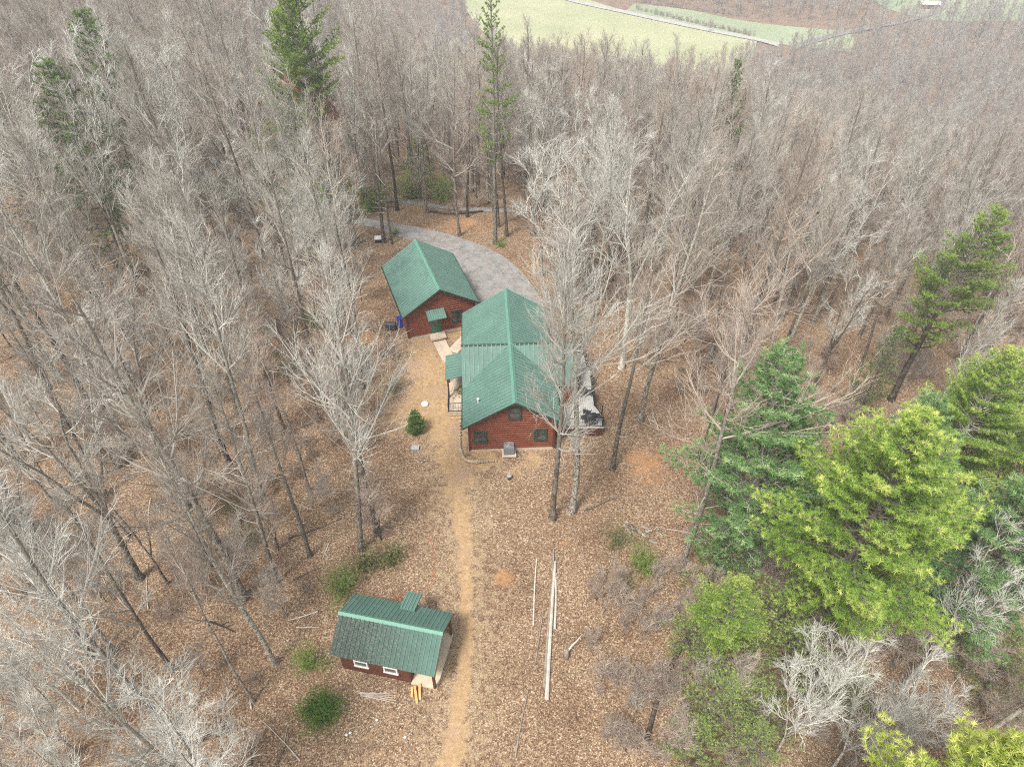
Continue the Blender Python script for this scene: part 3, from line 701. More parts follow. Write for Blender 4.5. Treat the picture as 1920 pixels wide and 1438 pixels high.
# ------------------------------------------------------------------ small things in the clearing
def G(px, py): x, y = at(px, py); return (x, y, height(x, y))
M_PVC = simple("weathered_pale_wood", (.52, .47, .41), .8, .25, 3)
M_OLDWOOD = simple("old_grey_wood", (.27, .23, .19), .85, .3, 3)
def pole(px, r, m, label, name="timber_pole", cat="pole", group="poles and logs lying in the clearing", lift=0.0):
    P = [Vector(G(*p))+Vector((0, 0, r+lift)) for p in px]; mb = MB()
    P = catmull(P, max(4, 3*len(P))); n = len(P)
    mb.tube([tuple(p) for p in P], [r*(1-.35*i/n) for i in range(n)], 8)
    return tag(mb.build(name, m), label, cat, group)
pole([(1025, 1312), (1030, 1220), (1036, 1120), (1041, 1055)], .13, M_PVC, "longest pale stripped pole lying along the right side of the track")
pole([(1020, 1290), (1028, 1180), (1036, 1090), (1038, 1030)], .10, M_OLDWOOD, "dark grey pole lying tight against the longest pale pole")
pole([(1040, 1180), (1042, 1130), (1042, 1075)], .085, M_PVC, "short pale pole lying against the far end of the longest pole")
pole([(1000, 1172), (1002, 1110), (1006, 1048)], .06, M_PVC, "thin straight whitish pole left of the longest pole")
pole([(1004, 1242), (1010, 1200), (1018, 1150)], .045, M_OLDWOOD, "thin crooked brown stick just left of the longest pole")
pole([(966, 1420), (978, 1350), (990, 1295)], .05, M_OLDWOOD, "long thin dark branch lying near the bottom of the clearing", lift=.0)
pole([(1095, 958), (1120, 948), (1160, 930)], .07, M_BARK_DARK, "dark rotten branch lying right of the twin oak bases", "fallen_branch", "branch")
pole([(800, 397), (850, 403), (905, 398)], .16, M_BARK_DARK, "dark log lying in the leaves beyond the driveway", "fallen_log", "log")
pole([(1212, 1388), (1240, 1290), (1290, 1190), (1310, 1150)], .14, M_BARK_DARK, "long dark fallen trunk at the edge of the green shrubs", "fallen_log", "log")
pole([(540, 1010), (600, 990), (640, 972)], .06, M_BARK_DARK, "thin dark fallen branch on leaves left of the tall grey tree", "fallen_branch", "branch")
for k in range(5):
    o = (0, (k-2)*5); pole([(668+k*4, 1296+k*3), (700, 1300+k*2), (742, 1298+k*5)], .022, M_PVC, "thin bleached stick in the small bundle in front of the shed", "stick", "stick", "sticks bundled in front of the shed")
# log pile
rl = random.Random(9)
LP = [((1170, 985), (1183, 1003)), ((1176, 982), (1195, 1000)), ((1183, 990), (1203, 1004)), ((1196, 996), (1212, 1008)), ((1202, 988), (1217, 994)), ((1210, 1000), (1222, 996)), ((1216, 1015), (1232, 1020)), ((1232, 990), (1243, 1010)), ((1178, 1002), (1190, 1016))]
for k, (a, b) in enumerate(LP):
    pole([a, ((a[0]+b[0])/2, (a[1]+b[1])/2+rl.uniform(-1, 1)), b], rl.uniform(.09, .14), M_BARK if k % 2 else M_OLDWOOD, "short cut log in the loose pile between the oaks and the pines", "cut_log", "log", "cut logs in a loose pile")
# snag stump with a broken limb
x, y, z = G(1062, 1232); st = empty("tree_stump", (x, y, z), 0, "broken grey stump with one crooked limb right of the long poles", "stump")
mb = MB(); mb.tube([(0, 0, -.1), (0, .05, .35), (-.02, .1, .8)], [.2, .15, .08], 9); mb.build("trunk", M_OLDWOOD, st, True)
mb = MB(); mb.tube([(0, .07, .5), (.3, .35, .75), (.6, .6, .8), (.95, .95, 1.0)], [.07, .06, .05, .02], 7); mb.build("limb", M_PVC, st, True)
# well cap, black post cap, grey lid, utility box, blue bin
x, y, z = G(797, 759); mb = MB(); mb.tube([(x, y, z), (x, y, z+.16), (x, y, z+.24)], [.30, .31, .22], 20)
tag(mb.build("well_cap", M_WHITE, None, True), "round white well cap on the bare earth beside the small evergreen", "well cap")
x, y, z = G(955, 898); wp = empty("vent_post", (x, y, z), 0, "short black capped vent post in the leaves in front of the log house", "vent")
mb = MB(); mb.tube([(0, 0, 0), (0, 0, .35)], .14, 12); mb.build("pipe", M_BLACK, wp)
mb = MB(); mb.tube([(0, 0, .35), (0, 0, .45), (0, 0, .5)], [.19, .18, .08], 14); mb.build("cap", simple("dull_zinc", (.3, .32, .34), .4), wp)
x, y, z = G(779, 842); mb = MB(); mb.box(x-.26, x+.26, y-.2, y+.2, z-.02, z+.16); mb.box(x-.30, x+.30, y-.24, y+.24, z+.16, z+.20)
tag(mb.build("valve_box", simple("grey_plastic", (.36, .37, .40), .6), None), "low grey rectangular box lid in the leaves near the small evergreen", "box")
x, y, z = G(711, 453); ub = empty("utility_box", (x, y, z), .1, "squat dark utility box with a pale top beside the driveway pines", "utility box")
mb = MB(); mb.box(-.42, .42, -.35, .35, 0, .45); mb.build("body", M_BLACK, ub); mb = MB(); mb.box(-.46, .46, -.39, .39, .45, .52); mb.build("lid", M_WHITE, ub)
M_BLUE = simple("blue_plastic", (.02, .04, .42), .4, .15)
x, y, z = G(752, 612); bb = empty("recycling_bin", (x, y, z), .4, "blue plastic bin standing at the left end of the guest cabin", "bin")
mb = MB(); mb.prism([(-.26, -.26, .06), (.26, -.26, .06), (.26, .26, .06), (-.26, .26, .06)], (0, 0, .9)); mb.build("body", M_BLUE, bb, bev=.03)
mb = MB(); mb.box(-.3, .3, -.32, .3, .96, 1.03); mb.build("lid", M_BLUE, bb, bev=.02)
for s in (-1, 1):
    mb = MB(); mb.tube([(s*.22, .28, .1), (s*.28, .28, .1)], .1, 12); mb.build("wheel", M_BLACK, bb)
x, y, z = G(733, 617); mb = MB(); mb.box(x-.5, x+.5, y-.3, y+.3, z, z+.5)
mb.tube([(x-.5, y, z+.5), (x+.5, y, z+.5)], .3, 10); tag(mb.build("covered_woodpile", simple("dark_tarp", (.05, .05, .06), .5), None), "low dark tarp-covered heap beside the blue bin", "woodpile")
# orange cord
M_CORD = simple("orange_cord", (.55, .16, .07), .5, .05)
pts = catmull([Vector(G(*p))+Vector((0, 0, .03)) for p in [(806, 1000), (815, 1040), (814, 1070), (812, 1092), (795, 1103), (765, 1110), (748, 1118), (738, 1130)]], 60)
mb = MB(); mb.tube([(p.x+.12*math.sin(i*1.3), p.y, p.z) for i, p in enumerate(pts)], .013, 5); tag(mb.build("extension_cord", M_CORD), "orange extension cord running through the leaves to the back of the shed", "cord")
# scattered white stones near the bottom
for k, (px, py) in enumerate([(650, 1378), (657, 1374), (707, 1350), (760, 1382)]):
    x, y, z = G(px, py); mb = MB(); n = 8
    mb.tube([(x-.08, y, z+.03), (x, y, z+.07), (x+.08, y+.03, z+.03)], [.05, .09, .04], 7)
    tag(mb.build("white_stone", M_WHITE, None, True), "small white stone lying on the leaves below the shed", "stone", "white stones below the shed")
# ------------------------------------------------------------------ valley: meadows, lanes, farm building
def grass_mat(name, a, b_, c_):
    m, t, b = mat(name, 0.95, 0.1); P = worldpos(t)
    c = ramp(t, noise(t, P, 0.035, 6, 0.6), [(0.3, a), (0.55, b_), (0.75, c_)])
    c = mix(t, 0.35, c, ramp(t, noise(t, P, 0.6, 5, 0.7), [(0.3, tuple(v*.7 for v in b_)), (0.7, tuple(min(1, v*1.25) for v in b_))]))
    t.links.new(c, b.inputs["Base Color"]); return m
M_MEADOW = grass_mat("pale_meadow", (0.32, 0.36, 0.19), (0.44, 0.45, 0.26), (0.54, 0.52, 0.33))
M_PASTURE = grass_mat("green_pasture", (0.24, 0.31, 0.17), (0.33, 0.39, 0.24), (0.40, 0.45, 0.30))
M_GRAVEL = simple("pale_gravel", (0.46, 0.44, 0.41), 0.95, 0.1, 0.3)
def z100(pts): return [(*at(px, py), 0) for px, py in pts]
def vstrip(name, up, lo, n, m_, mm, dz):
    A = catmull(z100(up), n); B = catmull(z100(lo), n)
    return sheet(name, [[(a.x+(b.x-a.x)*s, a.y+(b.y-a.y)*s) for s in np.linspace(0, 1, m_)] for a, b in zip(A, B)], mm, dz)
vstrip("field", [(870, -60), (960, -50), (1040, -20), (1180, 24), (1300, 50), (1420, 74)], [(868, 8), (895, 50), (960, 100), (1080, 130), (1250, 160), (1400, 160)], 30, 14, M_MEADOW, 0.35)
vstrip("pasture", [(1190, 8), (1290, 20), (1380, 38), (1470, 50), (1600, 60)], [(1172, 22), (1250, 40), (1330, 60), (1430, 80), (1600, 100)], 24, 8, M_PASTURE, 0.30)
vstrip("meadow", [(1560, -60), (1700, -60), (1950, -60)], [(1660, 18), (1760, 40), (1950, 40)], 20, 10, M_PASTURE, 0.30)
vstrip("lane", [(1000, -24), (1060, -2), (1180, 24), (1300, 50), (1420, 74), (1460, 84)], [(1000, -19), (1060, 3), (1180, 30), (1300, 56), (1420, 80), (1460, 91)], 40, 3, M_GRAVEL, 0.8)
vstrip("road_far", [(1745, -30), (1762, 0), (1760, 14), (1735, 28), (1690, 41), (1640, 50), (1560, 66), (1480, 90)], [(1756, -30), (1774, 0), (1773, 18), (1742, 33), (1692, 46), (1642, 56), (1562, 73), (1482, 98)], 50, 3, M_ASPH, 0.9)
bpy.data.objects["road_far"].name = "road"
bx_, by_ = at(1739, 16); bz = height(bx_, by_)
barn = empty("farm_building", (bx_, by_, bz), math.radians(-8), "long red farm building with a pale metal roof by the curving valley road", "building")
mb = MB(); mb.prism([(-6.5, -3.5, 0), (6.5, -3.5, 0), (6.5, -3.5, 3.2), (-6.5, -3.5, 3.2)], (0, 7, 0)); mb.build("wall", simple("barn_red", (.30, .11, .085), .8), barn)
mb = MB(); mb.prism([(-7, -4.2, 3.1), (-7, 0, 4.4), (-7, 4.2, 3.1), (-7, 4.2, 3.25), (-7, 0, 4.6), (-7, -4.2, 3.25)], (14, 0, 0)); mb.build("roof", simple("pale_roof", (.72, .70, .68), .5), barn)
for k in range(3):
    mb = MB(); mb.box(-4.6+k*3.6, -2.6+k*3.6, -3.56, -3.44, .1, 2.4); mb.build("door", M_BROWN, barn)
fx, fy = at(1780, 26); mb = MB(); z = height(fx, fy); mb.box(fx-2, fx+2, fy-1.5, fy+1.5, z, z+2)
mb.prism([(fx-2.3, fy-1.9, z+2), (fx-2.3, fy, z+3), (fx-2.3, fy+1.9, z+2)], (4.6, 0, 0)); tag(mb.build("farm_shed", M_CONC), "tiny pale shed across the valley road from the red farm building", "shed")

# ------------------------------------------------------------------ tree prototypes
def vadd(a, b, s=1.0): return (a[0]+b[0]*s, a[1]+b[1]*s, a[2]+b[2]*s)
def vnorm(a):
    l = math.sqrt(a[0]**2+a[1]**2+a[2]**2) or 1; return (a[0]/l, a[1]/l, a[2]/l)
def cross(a, b): return (a[1]*b[2]-a[2]*b[1], a[2]*b[0]-a[0]*b[2], a[0]*b[1]-a[1]*b[0])
def tilt(d, ang, az):
    r = vnorm(cross(d, (0, 0, 1) if abs(d[2]) < .95 else (1, 0, 0))); u = cross(d, r)
    s, c = math.sin(ang), math.cos(ang)
    return vnorm(tuple(d[i]*c+(r[i]*math.cos(az)+u[i]*math.sin(az))*s for i in range(3)))
def walk_branch(p, d, L, n, wig, up, R):
    P = [p]; D = [d]
    for i in range(n):
        d = vnorm((d[0]+R.gauss(0, wig), d[1]+R.gauss(0, wig), d[2]+R.gauss(0, wig)+up)); p = vadd(p, d, L/n); P.append(p); D.append(d)
    return P, D
def bare_tree(seed, H, r0, first, nlimb, limb, ang, up, wig=.07, nb=10, ntw=5, ntl=2, lean=0.0, fork=0, taper=.8, twr=.0105, sub=(.56, .5), dead=0, profile=1.0):
    """returns polylines by level: 0 trunk, 1 limbs, 2 branches, 3 twigs (+ twiglets added by the mesher)"""
    R = random.Random(seed); out = {0: [], 1: [], 2: [], 3: []}
    leaders = []
    d0 = tilt((0, 0, 1), lean, R.random()*6.28)
    if fork:
        P, D = walk_branch((0, 0, -.3), d0, H*first+.3, 6, .018, .03, R); n = len(P)
        out[0].append((P, [r0*(1.5 if i == 0 else 1-.25*i/n) for i in range(n)]))
        az = R.random()*6.28
        for k in range(fork):
            d = tilt(D[-1], R.uniform(.16, .38), az+k*6.28/fork+R.uniform(-.4, .4)); L = H*(1-first)*R.uniform(.85, 1.05)
            Q, E = walk_branch(P[-1], d, L, 10, .07, .07, R); m = len(Q); rr = r0*.72/math.sqrt(fork)*1.15
            out[0].append((Q, [rr*(1-.88*i/m) for i in range(m)])); leaders.append((Q, E, L, .06, rr, max(5, int(nlimb*1.5/fork))))
    else:
        P, D = walk_branch((0, 0, -.3), d0, H+.3, 14, .022, .03, R); n = len(P)
        out[0].append((P, [r0*(1.55 if i == 0 else (1-taper*(i/n)**.85)) if i < n-1 else r0*.06 for i in range(n)])); leaders.append((P, D, H, first, r0, nlimb))
    def sample(P, D, t):
        f = t*(len(P)-1); k = min(int(f), len(P)-2); u = f-k
        return tuple(P[k][i]*(1-u)+P[k+1][i]*u for i in range(3)), D[min(k+1, len(D)-1)]
    for (P, D, L, t0, rr, nl) in leaders:
        az = R.random()*6.28
        for k in range(nl):
            f = (k+.5)/nl; t = t0+(1-t0)*f*.97+R.uniform(-.02, .02); t = min(max(t, .05), .985)
            p, d = sample(P, D, t); az += 2.4+R.uniform(-.5, .5)
            shape = (1-f)**.75*profile+.25 if not fork else (1-f*.65)
            l1 = limb*(shape)*R.uniform(.55, 1.2)*(.72 if fork else 1)
            a = (ang*(1.15-.55*f))*R.uniform(.8, 1.2)
            r1 = min(rr*.42, rr*(1-.8*t)*.45+.014)
            Q, E = walk_branch(p, tilt(d, a, az), l1, 7, wig, up, R); m = len(Q)
            out[1].append((Q, [r1*(1-.8*i/m) for i in range(m)]))
            k2 = max(3, int(nb*min(1, l1/limb+.25)))
            for j in range(k2):
                t2 = .1+.88*(j+R.random()*.8)/k2; p2, d2 = sample(Q, E, min(t2, .99)); l2 = l1*sub[0]*(1.1-.6*t2)*R.uniform(.7, 1.25)
                Q2, E2 = walk_branch(p2, tilt(d2, R.uniform(.35, .75), R.random()*6.28), l2, 4, wig*1.15, up*1.2, R)
                r2 = max(r1*(1-.7*t2)*.5, twr*1.1); out[2].append((Q2, [r2*(1-.6*i/5) for i in range(5)]))
                for h in range(ntw):
                    t3 = .15+.83*(h+R.random())/ntw; p3, d3 = sample(Q2, E2, min(t3, .99)); l3 = max(.45, l2*sub[1]*(1.25-.5*t3)*R.uniform(.6, 1.3))
                    Q3, E3 = walk_branch(p3, tilt(d3, R.uniform(.3, .85), R.random()*6.28), l3, 2, wig*1.3, up*1.3, R)
                    out[3].append((Q3, [twr, twr*.8, twr*.5]))
    for k in range(dead):       # short dead stubs below the crown
        t = R.uniform(.2, first); p, d = sample(leaders[0][0], leaders[0][1], t)
        Q, E = walk_branch(p, tilt(d, R.uniform(1.1, 1.6), R.random()*6.28), R.uniform(.7, 2.4), 4, .16, .0, R); out[1].append((Q, [.035, .03, .025, .018, .01]))
    return out, ntl, R
def tubes(lines, sides, off):
    """lines: equal-length polylines -> verts, quad faces"""
    if not lines: return np.zeros((0, 3)), np.zeros((0, 4), int)
    P = np.array([l[0] for l in lines], dtype=float); r = np.array([l[1] for l in lines], dtype=float)
    T = np.empty_like(P); T[:, 1:-1] = P[:, 2:]-P[:, :-2]; T[:, 0] = P[:, 1]-P[:, 0]; T[:, -1] = P[:, -1]-P[:, -2]
    T /= np.linalg.norm(T, axis=-1, keepdims=True)+1e-9
    main = P[:, -1]-P[:, 0]; ref = np.where(np.abs(main[:, 2:3]) > .8*np.linalg.norm(main, axis=1, keepdims=True), np.array([[1., .2, 0]]), np.array([[0, 0.1, 1.]]))
    u = np.cross(T, ref[:, None, :]); u /= np.linalg.norm(u, axis=-1, keepdims=True)+1e-9; w = np.cross(T, u)
    a = np.arange(sides)*2*math.pi/sides
    V = P[:, :, None, :]+r[:, :, None, None]*(u[:, :, None, :]*np.cos(a)[None, None, :, None]+w[:, :, None, :]*np.sin(a)[None, None, :, None])
    n, m = P.shape[:2]; idx = np.arange(n*m*sides).reshape(n, m, sides)+off
    A = idx[:, :-1]; B = idx[:, 1:]; F = np.stack([A, B, np.roll(B, -1, 2), np.roll(A, -1, 2)], -1).reshape(-1, 4)
    return V.reshape(-1, 3), F
def group_lines(lines):
    g = {}
    for l in lines: g.setdefault(len(l[0]), []).append(l)
    return g.values()
def twiglets(lines, k, R, twr, length=(.35, .9)):
    """fine end shoots as thin three-sided spikes"""
    rng = np.random.default_rng(R.randrange(1 << 30))
    P = np.array([l[0] for l in lines], dtype=float); n = len(P)
    A = []; B = []
    for j in range(k):
        t = rng.uniform(.15, 1.0, (n, 1)); i0 = np.minimum((t*2).astype(int), 1)[:, 0]; f = t*2-i0[:, None]
        p = P[np.arange(n), i0]*(1-f)+P[np.arange(n), i0+1]*f; d = P[:, -1]-P[:, 0]; L = np.linalg.norm(d, axis=1, keepdims=True); d /= L+1e-9
        q = d+rng.normal(0, .42, (n, 3))+np.array([[0, 0, .2]]); q /= np.linalg.norm(q, axis=1, keepdims=True)
        A.append(p); B.append(p+q*rng.uniform(*length, (n, 1)))
    A = np.concatenate(A); B = np.concatenate(B); d = B-A; d /= np.linalg.norm(d, axis=1, keepdims=True)
    u = np.cross(d, np.array([[.3, .2, 1.]])); u /= np.linalg.norm(u, axis=1, keepdims=True)+1e-9; w = np.cross(d, u); r = twr*.85
    V = np.stack([A+u*r, A-u*r*.5+w*r*.87, A-u*r*.5-w*r*.87, B], 1).reshape(-1, 3)
    i = np.arange(len(A))[:, None]*4
    F = np.concatenate([i+np.array([[0, 1, 3]]), i+np.array([[1, 2, 3]]), i+np.array([[2, 0, 3]])])
    return V, F
def mesh_tree(name, spec, twl=(.35, .9)):
    """(trunk mesh, crown mesh, one mesh with both)"""
    out, ntl, R = spec
    def pack(levels, sides, extra):
        V = []; Q = []; T = []; off = 0
        for lv in levels:
            for ls in group_lines(out[lv]):
                v, f = tubes(ls, sides[lv], off); V.append(v); Q.append(f); off += len(v)
        if extra and out[3]:
            for ls in group_lines(out[3]):
                v, f = twiglets(ls, ntl, R, ls[0][1][0], twl); V.append(v); T.append(f+off); off += len(v)
        return V, Q, T
    sides = {0: 10, 1: 5, 2: 4, 3: 3}
    V0, Q0, _ = pack([0], sides, False); V1, Q1, T1 = pack([1, 2, 3], sides, True)
    v0 = np.concatenate(V0); v1 = np.concatenate(V1); q0 = np.concatenate(Q0); q1 = np.concatenate(Q1); t1 = np.concatenate(T1)
    return v0, q0, v1, q1, t1
class Proto: pass
PROTO = {}
def make_bare(key, bark, twig, twl=(.4, 1.1), far=None, **kw):
    v0, q0, v1, q1, t1 = mesh_tree(key, bare_tree(**kw), twl); p = Proto(); p.H = kw["H"]
    p.parts = [("trunk", new_mesh(key+"_trunk", v0, [q0], [bark], smooth_=True)), ("crown", new_mesh(key+"_crown", v1, [q1, t1], [twig]))]
    n = len(v0); p.one = new_mesh(key, np.concatenate([v0, v1]), [q0, q1+n, t1+n], [bark, far or twig], [0, 1, 1])
    PROTO[key] = p
# forest-grown trees: long clear stem, narrow rising crown
make_bare("forest_a", M_BARK, M_TWIG, seed=1, H=22, r0=.20, first=.42, nlimb=17, limb=4.6, ang=.85, up=.10, dead=6)
make_bare("forest_b", M_BARK_DARK, M_TWIG_RED, seed=2, H=21, r0=.21, first=.50, nlimb=15, limb=4.2, ang=.8, up=.13, dead=5)
make_bare("forest_c", M_BARK, M_TWIG, seed=3, H=23, r0=.22, first=.36, nlimb=18, limb=5.0, ang=.95, up=.08, dead=4, lean=.04)
make_bare("forest_d", M_BARK_DARK, M_TWIG, seed=4, H=20, r0=.19, first=.40, nlimb=13, limb=3.8, ang=.75, up=.14, nb=9)
make_bare("forest_e", M_BARK, M_TWIG, seed=5, H=21, r0=.18, first=.33, nlimb=20, limb=3.4, ang=.65, up=.15)
make_bare("forest_f", M_BARK, M_TWIG_RED, seed=6, H=22, r0=.20, first=.55, nlimb=12, limb=5.0, ang=1.0, up=.12, dead=8)
make_bare("oak_a", M_BARK, M_TWIG, seed=8, H=24, r0=.26, first=.38, nlimb=24, limb=6.2, ang=.8, up=.12, nb=11)
make_bare("oak_b", M_BARK, M_TWIG_PALE, seed=9, H=24, r0=.22, first=.42, nlimb=24, limb=5.4, ang=.7, up=.14, nb=11)
make_bare("oak_c", M_BARK, M_TWIG_PALE, seed=10, H=24, r0=.26, first=.58, nlimb=18, limb=5.4, ang=.7, up=.12, nb=11)
# spreading trees that fork
make_bare("spread_a", M_BARK_PALE, M_TWIG_PALE, seed=11, H=22, r0=.24, first=.38, nlimb=20, limb=5.2, ang=.75, up=.06, fork=3, ntw=5)
make_bare("spread_b", M_BARK, M_TWIG_PALE, seed=12, H=23, r0=.26, first=.30, nlimb=22, limb=5.6, ang=.8, up=.05, fork=4, wig=.10)
make_bare("spread_c", M_BARK, M_TWIG, seed=13, H=21, r0=.23, first=.42, nlimb=18, limb=5.0, ang=.7, up=.08, fork=3, nb=9)
# slender poles and understorey trees
make_bare("pole_a", M_BARK_DARK, M_TWIG, seed=21, H=15, r0=.10, first=.45, nlimb=10, limb=2.6, ang=.8, up=.12, nb=6, ntw=5, dead=4)
make_bare("pole_b", M_BARK, M_TWIG_RED, seed=22, H=17, r0=.12, first=.5, nlimb=11, limb=3.0, ang=.7, up=.14, nb=6, ntw=5, lean=.06)
make_bare("under_a", M_BARK, M_TWIG_RED, seed=31, H=9, r0=.08, first=.2, nlimb=14, limb=3.2, ang=.8, up=.10, nb=8, ntw=6, fork=3, twr=.012)
make_bare("under_b", M_BARK_PALE, M_TWIG_PALE, seed=32, H=11, r0=.11, first=.25, nlimb=16, limb=3.6, ang=.85, up=.09, nb=8, ntw=6, fork=3, twr=.013)
make_bare("brush_a", M_BARK_DARK, M_TWIG_DARK, (.2, .5), seed=41, H=2.2, r0=.03, first=.08, nlimb=12, limb=1.4, ang=.9, up=.05, nb=5, ntw=4, fork=4, twr=.011, ntl=2)
make_bare("brush_b", M_BARK_DARK, M_TWIG_RED, (.2, .5), seed=42, H=3.2, r0=.03, first=.1, nlimb=12, limb=1.5, ang=.7, up=.1, nb=5, ntw=4, fork=4, twr=.011, ntl=2)
# coarse copy of a forest tree for the far slopes: thicker, fewer shoots
make_bare("far_a", M_BARK_DARK, M_TWIG_FAR, (.6, 1.5), seed=51, H=19, r0=.22, first=.35, nlimb=13, limb=4.6, ang=.8, up=.12, nb=6, ntw=4, ntl=5, twr=.022)
make_bare("far_b", M_BARK, M_TWIG_FAR, (.6, 1.5), seed=52, H=18, r0=.20, first=.30, nlimb=12, limb=4.4, ang=.9, up=.10, nb=6, ntw=4, ntl=5, twr=.022, fork=3)

def tufts(C, D, rng, n, L, wd, spread, base=.5):
    """needle tufts: n thin blades per tuft round direction D; returns verts, tris, tone"""
    m = len(C); C = np.repeat(C, n, 0); D = np.repeat(D, n, 0)
    d = D+rng.normal(0, spread, C.shape); d /= np.linalg.norm(d, axis=1, keepdims=True)+1e-9
    s = np.cross(d, rng.normal(0, 1, C.shape)); s /= np.linalg.norm(s, axis=1, keepdims=True)+1e-9
    l = L*rng.uniform(.7, 1.25, (len(C), 1))
    V = np.stack([C-s*wd/2, C+s*wd/2, C+d*l], 1).reshape(-1, 3)
    F = np.arange(len(C)*3).reshape(-1, 3)
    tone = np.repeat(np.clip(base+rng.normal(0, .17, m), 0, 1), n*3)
    return V, F, tone
def pine(key, seed, H, r0, bare, wmax, needle, bark, per_m=2.4, tip=1.0, flat=.0, ntuft=26, density=1.0, gaps=0.0, top=.9, bladew=.024, bladel=.19, mid=.45):
    R = random.Random(seed); rng = np.random.default_rng(seed)
    P, D = walk_branch((0, 0, -.3), (0, 0, 1), H+.3, 12, .02, .04, R); n = len(P)
    wood = [(P, [r0*(1.4 if i == 0 else 1-.93*(i/n)) for i in range(n)])]; br = []; C = []; DD = []; TT = []
    zs = bare*H
    while zs < H-.25:
        f = (zs-bare*H)/(H-bare*H)
        prof = wmax*(min(1, (f/mid+.35)) if f < mid else ((1-f)/(1-mid))**.8*top+.05)
        k = R.choice([4, 5, 5, 6]); a0 = R.random()*6.28
        for j in range(k):
            if R.random() < gaps: continue
            t = (zs+.3)/(H+.3)*(n-1); i = min(int(t), n-2); u = t-i; p = tuple(P[i][q]*(1-u)+P[i+1][q]*u for q in range(3))
            L = prof*R.uniform(.6, 1.15); el = .05+.75*f+R.uniform(-.12, .15)-flat; az = a0+j*6.28/k+R.uniform(-.3, .3)
            d = (math.cos(az)*math.cos(el), math.sin(az)*math.cos(el), math.sin(el))
            Q, E = walk_branch(p, d, max(L, .3), 6, .07, .07*(1-flat), R); br.append((Q, [max(.012, r0*.26*(1-f*.6)*(1-.85*q/7)) for q in range(7)]))
            ns = max(3, int(L*3.4*density))
            for q in range(ns):
                t2 = .25+.75*(q+.5)/ns; ii = min(int(t2*6), 5); uu = t2*6-ii; b = tuple(Q[ii][z]*(1-uu)+Q[ii+1][z]*uu for z in range(3))
                side = 1 if q % 2 else -1; e = E[min(ii+1, 6)]; ls = max(.25, L*.34*(1.15-t2))*R.uniform(.7, 1.2)
                hor = vnorm((e[1]*side, -e[0]*side, .12)); sd = vnorm((e[0]*.9+hor[0], e[1]*.9+hor[1], e[2]*.9+hor[2]+.15+R.gauss(0, .12)))
                wood.append(([b, vadd(b, sd, ls)], [.014, .006]))
                for w_ in range(max(2, int(ls*5.2*density))):
                    fr = (w_+1)/max(2, int(ls*5.2*density)); c = vadd(b, sd, ls*fr)
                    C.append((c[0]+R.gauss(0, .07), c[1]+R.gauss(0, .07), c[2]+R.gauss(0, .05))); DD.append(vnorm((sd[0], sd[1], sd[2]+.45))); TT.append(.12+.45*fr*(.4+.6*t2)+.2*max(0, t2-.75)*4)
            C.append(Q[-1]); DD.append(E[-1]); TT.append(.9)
        zs += 1/per_m*R.uniform(.75, 1.25)*(1.25-.5*f)*1.6
    C.append(P[-1]); DD.append((0, 0, 1)); TT.append(.9)
    V, F, tone = tufts(np.array(C), np.array(DD), rng, ntuft, bladel, bladew, .8, np.array(TT))
    vt = []; ft = []; off = 0
    for ls in group_lines([wood[0]]+br):
        v, f = tubes(ls, 7, off); vt.append(v); ft.append(f); off += len(v)
    small = [w for w in wood[1:]]; v, f = tubes(small, 3, off); vt.append(v); ft.append(f)
    vt = np.concatenate(vt); ft = np.concatenate(ft)
    p = Proto(); p.H = H
    p.parts = [("trunk", new_mesh(key+"_trunk", vt, [ft], [bark])), ("crown", new_mesh(key+"_crown", V, [F], [needle], tone=tone))]
    p.one = new_mesh(key, np.concatenate([vt, V]), [ft, F+len(vt)], [bark, needle], [0, 1], tone=np.concatenate([np.zeros(len(vt)), tone]))
    PROTO[key] = p
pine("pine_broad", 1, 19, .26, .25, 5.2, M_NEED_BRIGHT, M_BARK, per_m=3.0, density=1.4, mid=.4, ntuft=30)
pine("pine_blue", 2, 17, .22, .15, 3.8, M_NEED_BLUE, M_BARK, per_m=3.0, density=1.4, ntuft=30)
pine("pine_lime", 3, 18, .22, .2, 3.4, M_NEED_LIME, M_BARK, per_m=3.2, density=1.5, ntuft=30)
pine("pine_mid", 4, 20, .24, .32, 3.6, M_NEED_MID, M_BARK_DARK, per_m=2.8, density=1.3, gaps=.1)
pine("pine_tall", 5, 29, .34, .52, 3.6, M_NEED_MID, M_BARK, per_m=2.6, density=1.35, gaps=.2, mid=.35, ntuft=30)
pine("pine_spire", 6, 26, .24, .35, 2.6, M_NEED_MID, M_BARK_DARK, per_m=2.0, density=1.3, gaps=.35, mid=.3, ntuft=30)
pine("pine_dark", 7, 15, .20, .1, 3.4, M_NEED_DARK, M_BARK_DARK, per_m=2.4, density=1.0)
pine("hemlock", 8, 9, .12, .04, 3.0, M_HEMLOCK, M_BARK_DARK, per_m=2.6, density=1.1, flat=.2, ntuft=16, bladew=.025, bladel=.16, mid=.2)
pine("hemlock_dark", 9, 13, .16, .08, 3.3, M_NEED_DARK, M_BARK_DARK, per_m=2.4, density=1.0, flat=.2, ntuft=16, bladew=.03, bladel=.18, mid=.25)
pine("small_spruce", 10, 2.6, .05, .02, .95, M_BUSH, M_BARK_DARK, per_m=9, density=3.2, ntuft=12, bladew=.02, bladel=.13, mid=.25)
